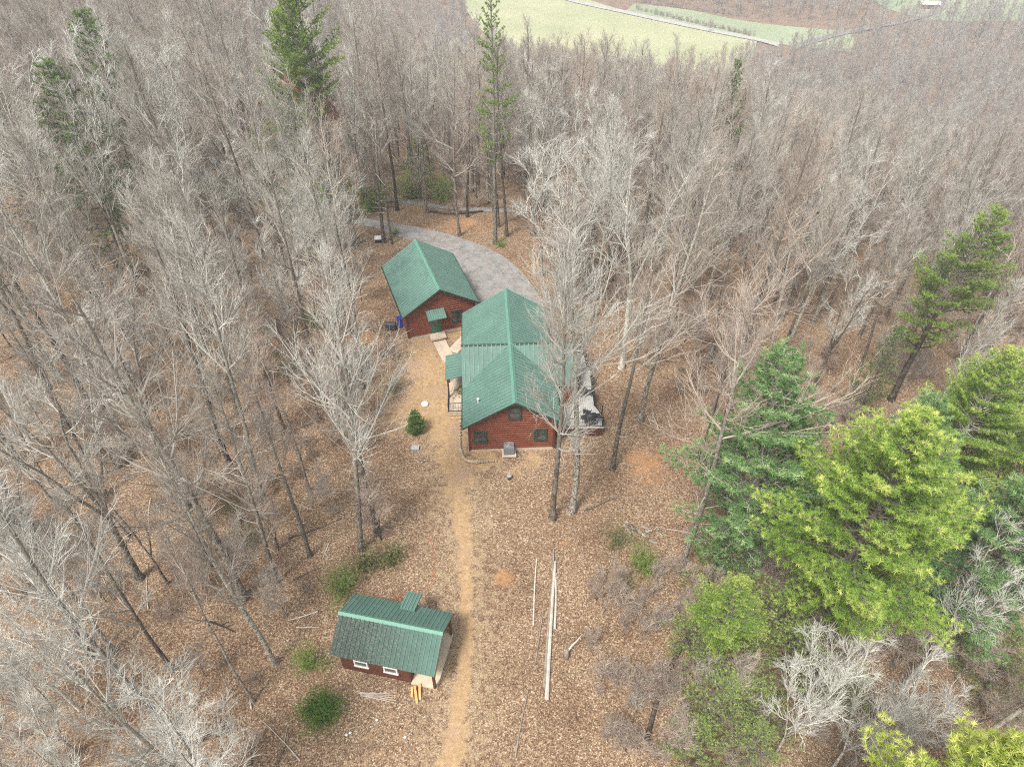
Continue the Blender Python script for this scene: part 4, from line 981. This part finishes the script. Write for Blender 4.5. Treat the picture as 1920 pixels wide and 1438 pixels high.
def bush(key, seed, H, rad, leaf, n=1500, blade=(.02, .12), stems=22):
    R = random.Random(seed); rng = np.random.default_rng(seed); wood = []; C = []; DD = []
    for k in range(stems):
        az = R.random()*6.28; el = R.uniform(.5, 1.5); d = (math.cos(az)*math.cos(el), math.sin(az)*math.cos(el), math.sin(el))
        L = H*R.uniform(.7, 1.05)*(.55+.45*math.sin(el)) + rad*.4*math.cos(el); Q, E = walk_branch((R.gauss(0, .1), R.gauss(0, .1), 0), d, L, 5, .14, .06, R)
        wood.append((Q, [.02, .016, .013, .01, .008, .005]))
        for j in range(n//stems):
            t = R.random()**.6; ii = min(int(t*5), 4); u = t*5-ii; b = tuple(Q[ii][z]*(1-u)+Q[ii+1][z]*u for z in range(3)); s = .22*rad*(.5+t)
            c = (b[0]+R.gauss(0, s), b[1]+R.gauss(0, s), max(.05, b[2]+R.gauss(0, s))); C.append(c); DD.append(vnorm((c[0], c[1], c[2]*.5+.3)))
    V, F, tone = tufts(np.array(C), np.array(DD), rng, 10, blade[1], blade[0], .8)
    v, f = tubes(wood, 4, 0); p = Proto(); p.H = H
    p.parts = [("stems", new_mesh(key+"_stems", v, [f], [M_BARK_DARK])), ("foliage", new_mesh(key+"_foliage", V, [F], [leaf], tone=tone))]
    PROTO[key] = p
bush("round_bush", 1, 2.0, 1.1, M_BUSH, 3200, (.022, .12), 40)
bush("olive_bush", 2, 2.2, 1.3, M_HEMLOCK, 1300, (.022, .13), 26)
bush("loose_bush", 3, 1.8, 1.4, M_OLIVE, 500, (.03, .12), 24)
bush("laurel_bush", 4, .7, 1.0, M_OLIVE, 300, (.05, .13), 18)

# ------------------------------------------------------------------ placing
RP = random.Random(77)
def put(key, x, y, name, label, cat, group=None, s=1.0, H=None, rz=None, lean=0, laz=0, whole=False, wide=1.0):
    p = PROTO[key]; z = height(x, y)
    if H: s = H/p.H
    e = empty(name, (x, y, z-.05), RP.random()*6.28 if rz is None else rz, label, cat, group)
    e.scale = (s*wide, s*wide, s)
    if lean:
        e.rotation_mode = 'QUATERNION'
        from mathutils import Quaternion
        ax = Vector((-math.sin(laz), math.cos(laz), 0)); e.rotation_quaternion = Quaternion(ax, lean) @ Quaternion((0, 0, 1), RP.random()*6.28)
    for nm, me in p.parts: link(nm, me, e)
    return e
GB = "bare trees in the wood"
TAKEN = []
# identifiable bare trees: base in the photograph, prototype, height, label
HERO = [
 (1036, 972, "oak_a", 20, 0, 0, "tall grey oak at the top end of the long poles, left of a twin", 1),
 (1072, 958, "oak_c", 21, .07, 0.3, "thick leaning oak just right of the tree at the end of the long poles", 1.15),
 (678, 1030, "oak_b", 22.5, .09, 0.0, "tall silver tree with a wide white crown between the shed and the guest cabin", 1),
 (708, 1000, "forest_b", 20, 0, 0, "slim dark tree just right of the tall silver tree", 1),
 (715, 1012, "under_a", 7, 0, 0, "thin multi-stemmed sapling at the foot of the tall silver tree", 1),
 (1200, 790, "forest_c", 23, .05, 0.0, "dark-stemmed tree leaning east beyond the deck, standing in open leaf litter", 1),
 (1148, 880, "forest_b", 19, .04, .5, "slender dark tree between the deck corner and the orange clay patch", 1),
 (1275, 1068, "forest_f", 23, .01, .2, "tall dark tree at the left edge of the big green pines", 1),
 (1310, 860, "pole_a", 15, .02, 0, "thin straight dark pole tree behind the tall tree at the pines' left edge", 1),
 (458, 1122, "forest_c", 25, 0, 3.1, "straight pale-barked tree leaning left, longest clear trunk of the left wood", 1.1),
 (262, 1085, "spread_b", 21, 0, 0, "gnarled lichen-covered tree with crooked white limbs in the left wood", 1.1),
 (320, 1370, "oak_b", 21, 0, 3.0, "dark mossy forked tree at the lower left with snaking pale limbs", 1.0),
 (165, 1010, "pole_b", 14, 0, 3, "thin black-stemmed tree left of the gnarled lichen-covered tree", 1),
 (495, 940, "forest_a", 22, 0, 3, "grey trunk standing alone right of the pale-barked leaning tree", 1),
 (430, 870, "forest_d", 20, 0, 3, "mossy narrow tree left of the shed clearing, halfway up the left wood", 1),
 (352, 950, "spread_c", 20, 0, 2.8, "rough trunk behind the gnarled lichen-covered tree", 1),
 (240, 845, "forest_c", 23, 0, 3, "dark leaning trunk with flared roots in the left wood", 1),
 (128, 800, "forest_a", 24, .02, 3, "first of two thick dark parallel trunks at the far left", 1.05),
 (175, 770, "forest_b", 24, .02, 3, "second of two thick dark parallel trunks at the far left, the thinner one", 1.0),
 (50, 880, "forest_d", 20, 0, 3, "leaning tree at the left edge below the two dark parallel trunks", 1),
 (400, 620, "under_b", 12, 0, 0, "silvery shrubby tree on the open slope left of the tall silver tree", 1),
 (560, 640, "under_b", 12, 0, 0, "silvery many-stemmed tree left of the guest cabin", 1),
 (610, 560, "under_b", 12, 0, 0, "pale small tree between the guest cabin and the left wood", 1),
 (500, 620, "under_a", 11, 0, 0, "pinkish bushy tree in the middle of the left wood's edge", 1),
 (640, 455, "forest_d", 21, 0, 0, "bare tree just left of the pair of straight pines by the driveway", 1),
 (735, 457, "pole_a", 18, .01, 0, "slim dark tree right beside the utility box", 1.1),
 (720, 455, "forest_b", 24, .01, 0, "straight grey tree rising behind the utility box", .9),
 (692, 470, "pole_b", 15, 0, 0, "very thin pole tree just left of the utility box", .8),
 (862, 442, "forest_c", 20, 0, 0, "straight tree beyond the driveway bend, above the guest cabin's ridge", .9),
 (950, 442, "forest_a", 21, 0, 0, "dark trunk at the far right edge of the open leafy bank", 1),
 (800, 400, "spread_c", 20, 0, 0, "forked grey tree on the bank behind the guest cabin", .9),
 (745, 395, "forest_b", 21, 0, 0, "thick dark trunk left on the bank behind the driveway", 1),
 (1165, 690, "spread_a", 22, .03, 0, "many-limbed pale tree rising behind the house deck", 1),
 (1110, 600, "oak_b", 20, .02, .2, "bushy grey-crowned tree growing behind the far deck corner", 1),
 (1015, 520, "under_b", 14, 0, 0, "pinkish-white bushy tree at the driveway's right edge", 1.3),
 (1045, 560, "under_a", 13, 0, 0, "small reddish bushy tree behind the log house", 1.5),
 (1075, 610, "spread_a", 19, 0, 0, "pale many-stemmed tree veiling the right end of the main roof", 1.1),
 (1245, 640, "forest_c", 22, .02, 0, "tree with a dark trunk on the right-hand slope above the deck", 1),
 (1330, 680, "forest_a", 21, .03, 0, "dark trunk on the right-hand slope, above the tall tree by the pines", 1),
 (1400, 640, "forest_b", 21, .02, 0, "slim dark tree on the slope left of the crooked-limbed tree", 1),
 (1465, 600, "spread_b", 19, .02, 0, "crooked-limbed grey tree on the open right-hand slope", 1),
 (1360, 780, "pole_a", 16, .01, 0, "thin tree just above the blue-green pine's left side", 1),
 (1690, 1290, "spread_a", 15, .06, 0.5, "white-limbed tree spreading over the lower right corner", 1),
 (1810, 1400, "spread_a", 14, .10, 0.2, "white leaning tree at the right end of the bottom edge", 1),
 (1450, 1420, "under_b", 11, 0, 0, "white twiggy tree at the bottom of the green shrubs", .8),
 (1650, 1420, "under_b", 9, 0, 0, "small white-branched tree between the lime pine and the big bright pine", 1),
 (1500, 1330, "under_b", 9, 0, 0, "small white tree between the bright pine and the fallen dark trunk", 1),
 (1560, 1440, "under_b", 9, 0, 0, "low white-limbed tree just left of the lime-topped pine", 1),
 (1130, 1150, "pole_b", 7, 0, 0, "thin lone sapling among the stumps right of the long poles", .8),
 (150, 1330, "under_b", 11, .05, 3, "silver-limbed tree with hanging shoots at the lower left edge", 1),
 (430, 1480, "under_b", 9, 0, 0, "white twiggy crown at the bottom edge left of the shed", 1.1),
 (200, 1500, "spread_a", 11, .0, 0, "white forked tree in the bottom left corner", 1.1),
 (30, 1130, "under_b", 12, .0, 0, "silver brushy tree on the left edge", 1.2),
]
for i, (px, py, key, H, ln, laz, lab, wide) in enumerate(HERO):
    x, y = at(px, py); TAKEN.append((x, y)); put(key, x, y, "bare_tree", lab, "tree", GB, H=H, lean=ln, laz=laz, wide=wide)
GP = "evergreen trees"
PINES = [
 (1500, 1210, "pine_broad", 20, "broad bright yellow-green pine, largest of the evergreens on the right", 1.18),
 (1352, 1075, "pine_blue", 19, "blue-green pine behind and left of the broad bright pine", 1.35),
 (1590, 1090, "pine_blue", 17, "mid-green pine filling the gap just right of the broad bright pine's top", 1.2),
 (1790, 1060, "pine_mid", 17, "shaded green pine between the two right-hand pines at the edge", 1.3),
 (1330, 1240, "pine_broad", 9, "lower bright pine bough cluster at the left side of the broad pine", 1.0),
 (1700, 985, "pine_broad", 17, "yellow-green pine standing behind the broad bright pine", 1.0),
 (1730, 1220, "pine_blue", 17, "blue-green pine at the right edge beside the broad bright pine", 1.35),
 (1760, 960, "pine_dark", 14, "dark shaded pine in the gap at the right edge", 1.1),
 (1530, 1680, "pine_lime", 20.5, "lime-topped pine in the lower right, nearest the bottom edge", 1.0),
 (1690, 1720, "pine_lime", 20, "lime pine tip at the very bottom right corner", 1.0),
 (1670, 750, "pine_mid", 19, "narrow green pine rising alone out of the grey wood on the right", 1.3),
 (666, 460, "pine_tall", 31, "tall green pine with a long bare trunk left of the utility box", 1.0),
 (650, 470, "pine_tall", 27, "second long-trunked pine just left of the tallest one", .8),
 (590, 440, "pine_mid", 24, "dark-trunked pine in the wood left of the driveway", .9),
 (928, 458, "pine_spire", 28, "thin pine with sparse tiers of boughs above the log house", .9),
 (1325, 400, "pine_dark", 19, "small dark pine poking out of the grey wood at top right", .7),
 (250, 520, "hemlock_dark", 22, "dark shadowy hemlock deep in the upper left wood", 1.0),
 (300, 420, "hemlock_dark", 23, "dark hemlock behind bare crowns at the upper left", 1.0),
 (90, 440, "hemlock_dark", 21, "small dark hemlock near the left edge among pale crowns", 1.0),
 (1600, 800, "hemlock_dark", 11, "sparse flat-boughed hemlock between the blue-green pine and the narrow pine", .8),
 (785, 350, "hemlock", 8, "soft green young hemlock in the wood beyond the driveway", 1.2),
 (640, 400, "hemlock", 7, "low green hemlock by the far end of the driveway", 1.4),
 (520, 380, "hemlock", 10, "yellowish hemlock left of the driveway pines", 1.3),
]
for px, py, key, H, lab, wide in PINES:
    x, y = at(px, py); TAKEN.append((x, y)); put(key, x, y, "pine_tree" if "pine" in key else "hemlock_tree", lab, "tree", GP, H=H, wide=wide)
HEM = [(1330, 1095, 4.5, "fluffy green hemlock under the blue-green pine's left boughs"), (1290, 1210, 4.0, "low green hemlock at the left end of the fallen dark trunk"), (1350, 1230, 5.5, "green hemlock below the big pine's left boughs"),
       (1330, 1330, 5.0, "olive hemlock along the fallen trunk near the bottom edge"), (1410, 1350, 4.5, "green hemlock among white twigs at the bottom right"), (1300, 1430, 4.0, "straggly hemlock at the bottom edge of the picture"),
       (1480, 1265, 5.5, "bright green hemlock under the broad pine"), (1560, 1310, 4.5, "hemlock between the broad pine and the white-limbed tree"), (1700, 1180, 6, "dark green hemlock under the right-hand blue-green pine"), (1400, 1430, 4.0, "low olive hemlock right of the bottom-edge hemlock"), (1850, 1290, 6, "hemlock at the right edge behind white branches"), (1460, 1170, 6, "hemlock in the shade between the two bright pines")]
for px, py, H, lab in HEM:
    x, y = at(px, py); TAKEN.append((x, y)); put("hemlock", x, y, "hemlock_tree", lab, "tree", "young hemlocks on the right", H=H, wide=1.6+.3*RP.random())
x, y = at(781, 812); put("small_spruce", x, y, "small_spruce", "small dark green cone-shaped evergreen on the bare earth west of the log house", "shrub", H=2.3, wide=1.05)
BUSH = [(603, 1338, "round_bush", .85, "round bright green bush in front of the shed's left corner"), (584, 1246, "olive_bush", .7, "green bush at the shed's left end, above the round one"), (645, 1108, "olive_bush", .85, "green hemlock bush just behind the shed roof"),
        (690, 1062, "laurel_bush", 1.2, "low dark leafy shrub at the foot of the tall silver tree"), (735, 1050, "laurel_bush", 1.1, "low dark leafy shrub right of the tall silver tree"), (1200, 1060, "olive_bush", .8, "airy green bush just below the cut log pile"),
        (1155, 1020, "loose_bush", .9, "thin green bush left of the cut log pile"), (1165, 1110, "loose_bush", .7, "faint green bush below the airy green bush"), (865, 745, "laurel_bush", .9, "dark leafy shrub by the porch railing"),
        (740, 735, "loose_bush", .8, "dark twiggy shrub left of the dirt track, opposite the porch"), (545, 700, "loose_bush", 1.2, "olive shrub left of the guest cabin"), (600, 610, "olive_bush", 1.0, "yellow-green shrub in the trees left of the guest cabin"),
        (440, 960, "loose_bush", .8, "olive shrub low in the left wood"), (470, 1020, "loose_bush", .8, "faint olive shrub beside the pale-barked leaning tree"), (740, 440, "olive_bush", .4, "tiny green bush at the driveway's edge by the pines"), (940, 462, "olive_bush", .4, "tiny green bush at the foot of the sparse-tiered pine")]
for px, py, key, s, lab in BUSH:
    x, y = at(px, py); TAKEN.append((x, y)); put(key, x, y, "green_bush", lab, "bush", "green bushes", s=s)
for px, py, s, lab in [(700, 395, 1.0, "low green bush at the road's edge behind the garage pines"), (610, 405, 1.3, "green bush beyond the far end of the driveway"), (830, 375, .9, "small green bush deep in the wood above the open bank"), (770, 372, 1.1, "green bush beside the upper road, under the young hemlock"), (560, 420, 1.3, "soft green bush in the wood left of the long-trunked pines")]:
    x, y = at(px, py); put("olive_bush", x, y, "green_bush", lab, "bush", "green bushes", s=s*1.5)
# broken top with rust-coloured dead needles, caught in the trees behind the driveway
x, y = at(632, 462); bt = empty("broken_tree", (x, y, height(x, y)), 0, "snapped trunk with a hanging rust-red dead top beside the tall pines", "tree")
mb = MB(); mb.tube([(0, 0, -.2), (.1, 0, 8), (.2, .1, 17.2)], [.22, .18, .12], 9); mb.build("trunk", M_BARK_DARK, bt, True)
rng = np.random.default_rng(5); q = rng.random((420, 1)); C = np.array([[-1.6, 0, 18.0]])*(1-q)+np.array([[2.4, .4, 14.6]])*q+rng.normal(0, .45, (420, 3))
V, F, tn = tufts(C, np.tile([[.2, 0, -.8]], (420, 1)), rng, 16, .4, .03, .6); link("dead_foliage", new_mesh("dead_foliage", V, [F], [M_RUST], tone=tn), bt)
mb = MB(); mb.tube([(-3.4, -.2, 19.6), (0, 0, 17.4), (2.6, .4, 14.6)], [.05, .11, .06], 7); mb.build("broken_top", M_BARK_PALE, bt, True)

# ------------------------------------------------------------------ the woods
def in_view(x, y, z, mx=120):
    a = proj(x, y, z); b = proj(x, y, z+22)
    if a[0] < -9000: return False
    return (min(a[0], b[0]) < 1920+mx and max(a[0], b[0]) > -mx and b[1] < 1438+60 and a[1] > -90)
FIELDS = [[(820, -60), (1040, -20), (1180, 8), (1290, 16), (1400, 34), (1560, 48), (1620, 58), (1600, 90), (1480, 110), (1250, 180), (1060, 155), (950, 110), (890, 60), (850, 8)],
          [(1600, -60), (1950, -60), (1950, 25), (1800, 30), (1700, 48), (1620, 62), (1560, 60), (1640, 36), (1700, 10)]]
BLOCK = [(470, 1600), (590, 1250), (600, 1100), (660, 960), (700, 860), (690, 750), (680, 650), (690, 560), (650, 470), (500, 425), (500, 396), (700, 398), (830, 405), (960, 450), (1010, 470), (1060, 560), (1170, 640), (1215, 800), (1270, 900), (1255, 1050), (1240, 1250), (1180, 1600)]
def ok_spot(x, y, gap=2.2):
    px, py = proj(x, y, height(x, y))
    if y < 95 and inside(px, py, BLOCK): return False
    if y > 250:
        for f in FIELDS:
            if inside(px, py, f): return False
    if 1240 < px < 2100 and 760 < py < 2200 and x > 9 and y < 40: return False
    for (a, b) in TAKEN:
        if (a-x)**2+(b-y)**2 < gap*gap: return False
    return True
cand = []
def scatter(x0, x1, y0, y1, step, keep=1.0, gap=2.2):
    nx = int((x1-x0)/step); ny = int((y1-y0)/step)
    for i in range(nx):
        for j in range(ny):
            if RP.random() > keep: continue
            x = x0+(i+.5+RP.uniform(-.48, .48))*step; y = y0+(j+.5+RP.uniform(-.48, .48))*step
            if not in_view(x, y, height(x, y)): continue
            if ok_spot(x, y, gap): cand.append((x, y))
scatter(-75, -11, -2, 58, 4.2, .9, 1.9)        # near left: open stand
scatter(-140, 10, 58, 110, 4.4)                  # upper left: dense
scatter(10, 130, 58, 110, 4.6)
scatter(12, 90, 30, 58, 5.4, .9)
scatter(-230, 260, 110, 200, 5.0)
near = sorted(cand, key=lambda p: p[0]**2+p[1]**2+CH*CH)
NEAR_N = 300-len(HERO)
def zone(x, y):
    if y < 58 and x < 0: return "open wood west of the track"
    if y < 58: return "the wood east of the deck"
    if x < -25: return "the crowded upper left wood"
    if x < 12: return "the wood behind the driveway"
    return "the wood beyond the log house"
LAB = {"forest_a": "tall grey bare tree with a straight trunk in ", "forest_b": "reddish-twigged tall bare tree in ", "forest_c": "tall bare tree with a full crown in ", "forest_d": "narrow dark bare tree in ", "forest_e": "slim close-branched bare tree in ", "forest_f": "high-crowned flat-topped bare tree in ",
       "spread_a": "silvery forked bare tree in ", "spread_b": "wide crooked bare tree in ", "spread_c": "forked grey bare tree in ", "pole_a": "slim dark pole tree in ", "pole_b": "slim reddish pole tree in ",
       "under_a": "small reddish bushy bare tree in ", "under_b": "small silvery bushy bare tree in "}
for k, (x, y) in enumerate(near[:NEAR_N]):
    if y < 58 and x < 0: key = RP.choice(["forest_a", "forest_d", "forest_e", "forest_e", "pole_a", "pole_b", "pole_b", "under_a", "under_b", "under_b", "spread_a", "forest_b"]); H = PROTO[key].H*RP.uniform(.75, 1.0)
    elif x < -16: key = RP.choice(["forest_a", "forest_c", "spread_a", "spread_b", "spread_c", "forest_e", "under_b", "forest_f"]); H = PROTO[key].H*RP.uniform(.9, 1.1)
    else: key = RP.choice(["forest_a", "forest_b", "forest_c", "forest_d", "spread_c", "forest_e", "forest_f", "spread_b"]); H = PROTO[key].H*RP.uniform(.68, .88)
    px, py = proj(x, y, 0)
    put(key, x, y, "bare_tree", LAB[key]+zone(x, y), "tree", GB, H=H, lean=RP.uniform(0, .06), laz=RP.random()*6.28, wide=RP.uniform(.85, 1.1))
rest = near[NEAR_N:]
for (x, y) in cand[:0]: pass
cand = []
scatter(-330, 420, 200, 420, 6.0); scatter(-450, 560, 420, 760, 8.5)
far = cand

def instanced(name, pts, keys, label=None, kind="stuff", hscale=(.8, 1.05), wscale=(.9, 1.15), mats=None):
    """one stuff object: points that carry whole plants by geometry nodes"""
    colx = bpy.data.collections.new(name+"_plants")
    for i, k in enumerate(sorted(keys)):
        colx.objects.link(bpy.data.objects.new("%02d_%s" % (i, k), PROTO[k].one))
    me = bpy.data.meshes.new(name); me.from_pydata([(x, y, height(x, y)-.1) for x, y in pts], [], [])
    n = len(pts); rng = np.random.default_rng(len(pts))
    a = me.attributes.new("idx", 'INT', 'POINT'); a.data.foreach_set("value", rng.integers(0, len(keys), n).astype(np.int32))
    a = me.attributes.new("rz", 'FLOAT_VECTOR', 'POINT'); r = np.zeros((n, 3), dtype=np.float32); r[:, :2] = rng.normal(0, .035, (n, 2)); r[:, 2] = rng.uniform(0, 6.28, n); a.data.foreach_set("vector", r.ravel())
    a = me.attributes.new("sc", 'FLOAT_VECTOR', 'POINT'); h = rng.uniform(*hscale, n); w = h*rng.uniform(*wscale, n); a.data.foreach_set("vector", np.stack([w, w, h], 1).astype(np.float32).ravel())
    o = link(name, me); g = bpy.data.node_groups.new(name, 'GeometryNodeTree')
    g.interface.new_socket("Geometry", in_out='INPUT', socket_type='NodeSocketGeometry'); g.interface.new_socket("Geometry", in_out='OUTPUT', socket_type='NodeSocketGeometry')
    gi = g.nodes.new("NodeGroupInput"); go = g.nodes.new("NodeGroupOutput"); iop = g.nodes.new("GeometryNodeInstanceOnPoints"); ci = g.nodes.new("GeometryNodeCollectionInfo")
    ci.inputs["Collection"].default_value = colx; ci.inputs["Separate Children"].default_value = True; ci.inputs["Reset Children"].default_value = True
    def attr(nm, ty):
        t = g.nodes.new("GeometryNodeInputNamedAttribute"); t.data_type = ty; t.inputs["Name"].default_value = nm; return t.outputs["Attribute"]
    g.links.new(gi.outputs[0], iop.inputs["Points"]); g.links.new(ci.outputs[0], iop.inputs["Instance"]); iop.inputs["Pick Instance"].default_value = True
    g.links.new(attr("idx", 'INT'), iop.inputs["Instance Index"]); g.links.new(attr("sc", 'FLOAT_VECTOR'), iop.inputs["Scale"])
    er = g.nodes.new("FunctionNodeEulerToRotation"); g.links.new(attr("rz", 'FLOAT_VECTOR'), er.inputs[0]); g.links.new(er.outputs[0], iop.inputs["Rotation"])
    g.links.new(iop.outputs[0], go.inputs[0]); md = o.modifiers.new("plants", 'NODES'); md.node_group = g
    return tag(o, label, name.replace("_", " "), kind=kind)
if rest: instanced("woods", rest, ["forest_a", "forest_b", "forest_c", "forest_d", "forest_e", "forest_f", "far_a", "far_b"], "mass of bare grey-brown trees on the slope beyond the clearing", hscale=(.68, .9))
instanced("far_woods", far, ["far_a", "far_b", "forest_b"], "distant hazy bare woods running down to the valley fields", hscale=(.75, 1.0), wscale=(1.0, 1.3))
# broken limbs lying in the leaves
rb = random.Random(31); nb_ = 0
while nb_ < 46:
    px = rb.uniform(-20, 1500); py = rb.uniform(560, 1440)
    if inside(px, py, BLOCK) or (px > 1240 and py > 780): continue
    x, y = at(px, py); a = rb.random()*6.28; L = rb.uniform(1.2, 4.0); d = Vector((math.cos(a), math.sin(a), 0)); s = Vector((-d.y, d.x, 0)); mb = MB(); P = []; k_ = rb.uniform(-.25, .25)
    for i in range(6):
        q = Vector((x, y, 0))+d*L*(i/5-.5)+s*L*k_*(i/5-.5)**2; P.append((q.x, q.y, height(q.x, q.y)+.07))
    r0 = rb.uniform(.03, .07); mb.tube(P, [r0*(1-.14*i) for i in range(6)], 6)
    for j in (2, 3):
        if rb.random() < .6:
            q = Vector(P[j]); t_ = q+(d*.6+s*rb.choice([-.7, .7]))*L*.3; mb.tube([tuple(q), (t_.x, t_.y, height(t_.x, t_.y)+.05)], [r0*.5, r0*.2], 5)
    dark = rb.random() < .45
    tag(mb.build("fallen_branch", M_BARK_DARK if dark else M_PVC), ("dark" if dark else "bleached")+" broken branch lying on the leaves "+("in the wood west of the track" if x < 0 else "in the wood east of the house"), "branch", "broken branches on the woodland floor"); nb_ += 1
# far conifers, each a tree of its own
for px, py, s, lab in [(1612, 62, 13, "dark green conifer clump tree beside the pale valley meadow"), (1637, 66, 11, "smaller dark conifer right beside the valley meadow conifer"), (1795, 80, 13, "dark conifer below the valley road bend"), (1830, 86, 14, "dark conifer just right of the one below the road bend"), (1868, 78, 12, "dark conifer in the far woods near the right edge"), (1900, 90, 12, "last dark conifer at the right edge of the far woods"), (1775, 66, 10, "short dark conifer left of the pair below the road bend"), (868, 30, 13, "dark conifer at the left corner of the pale meadow"), (850, 20, 11, "smaller conifer left of the meadow corner conifer")]:
    x, y = at(px, py); put("pine_dark", x, y, "conifer_tree", lab, "tree", "conifers in the valley", H=s*.9, wide=1.3)
for px, py, lab in [(1442, 42, "lone bare tree standing on the upper edge of the valley pasture"), (1330, 62, "small bare tree on the hedge line beside the pale lane")]:
    x, y = at(px, py); put("under_a", x, y, "bare_tree", lab, "tree", "lone trees in the valley", H=8, wide=1.1)
# hedge line along the lane
hp = []
for a, b, n in [((1190, 20), (1300, 46), 40), ((1300, 46), (1410, 70), 40), ((1195, 6), (1400, 34), 60)]:
    for k in range(n):
        t = (k+RP.random())/n; x, y = at(a[0]+(b[0]-a[0])*t, a[1]+(b[1]-a[1])*t-1); hp.append((x+RP.gauss(0, .7), y+RP.gauss(0, .7)))
instanced("hedgerow", hp, ["brush_a", "brush_b"], "brown scrubby growth along the lane between the two meadows", hscale=(.7, 1.3))
# undergrowth in the woods
ug = []
for k in range(4600):
    x = RP.uniform(-110, 100); y = RP.uniform(4, 125); px, py = proj(x, y, height(x, y))
    if not (-80 < px < 2000 and -50 < py < 1560): continue
    if inside(px, py, BLOCK) or (inside(px, py, CLEAR) and RP.random() < .93): continue
    if x < -9 and y < 50 and RP.random() < .45: continue
    ug.append((x, y))
instanced("undergrowth", ug, ["brush_a", "brush_b", "under_a"], "thin brown twiggy undergrowth covering the woodland floor", hscale=(.3, .75))
ex = []
for a, b, sx, sy, n in [(1180, 1120, 75, 60, 46), (1160, 1330, 80, 90, 60), (1350, 1290, 90, 120, 40), (720, 690, 25, 60, 14), (620, 850, 50, 80, 24), (1250, 1200, 40, 80, 20)]:
    for k in range(n):
        x, y = at(RP.gauss(a, sx*.6), RP.gauss(b, sy*.6)); ex.append((x, y))
instanced("brushwood", ex[::3], ["brush_a", "brush_b"], "sparse knee-high brown brush at the edges of the clearing", hscale=(.4, .9))

# ------------------------------------------------------------------ air
hz = MB(); hz.box(-1700, 1700, -400, 2700, -108, 46)
m = bpy.data.materials.new("pale_air"); m.use_nodes = True; t = m.node_tree
for n_ in list(t.nodes):
    if n_.type != 'OUTPUT_MATERIAL': t.nodes.remove(n_)
v = t.nodes.new("ShaderNodeVolumePrincipled"); v.inputs["Color"].default_value = (.90, .93, 1.0, 1); v.inputs["Density"].default_value = 0.0007; v.inputs["Anisotropy"].default_value = 0.0
t.links.new(v.outputs[0], t.nodes["Material Output"].inputs["Volume"])
tag(hz.build("haze", m), kind="stuff")
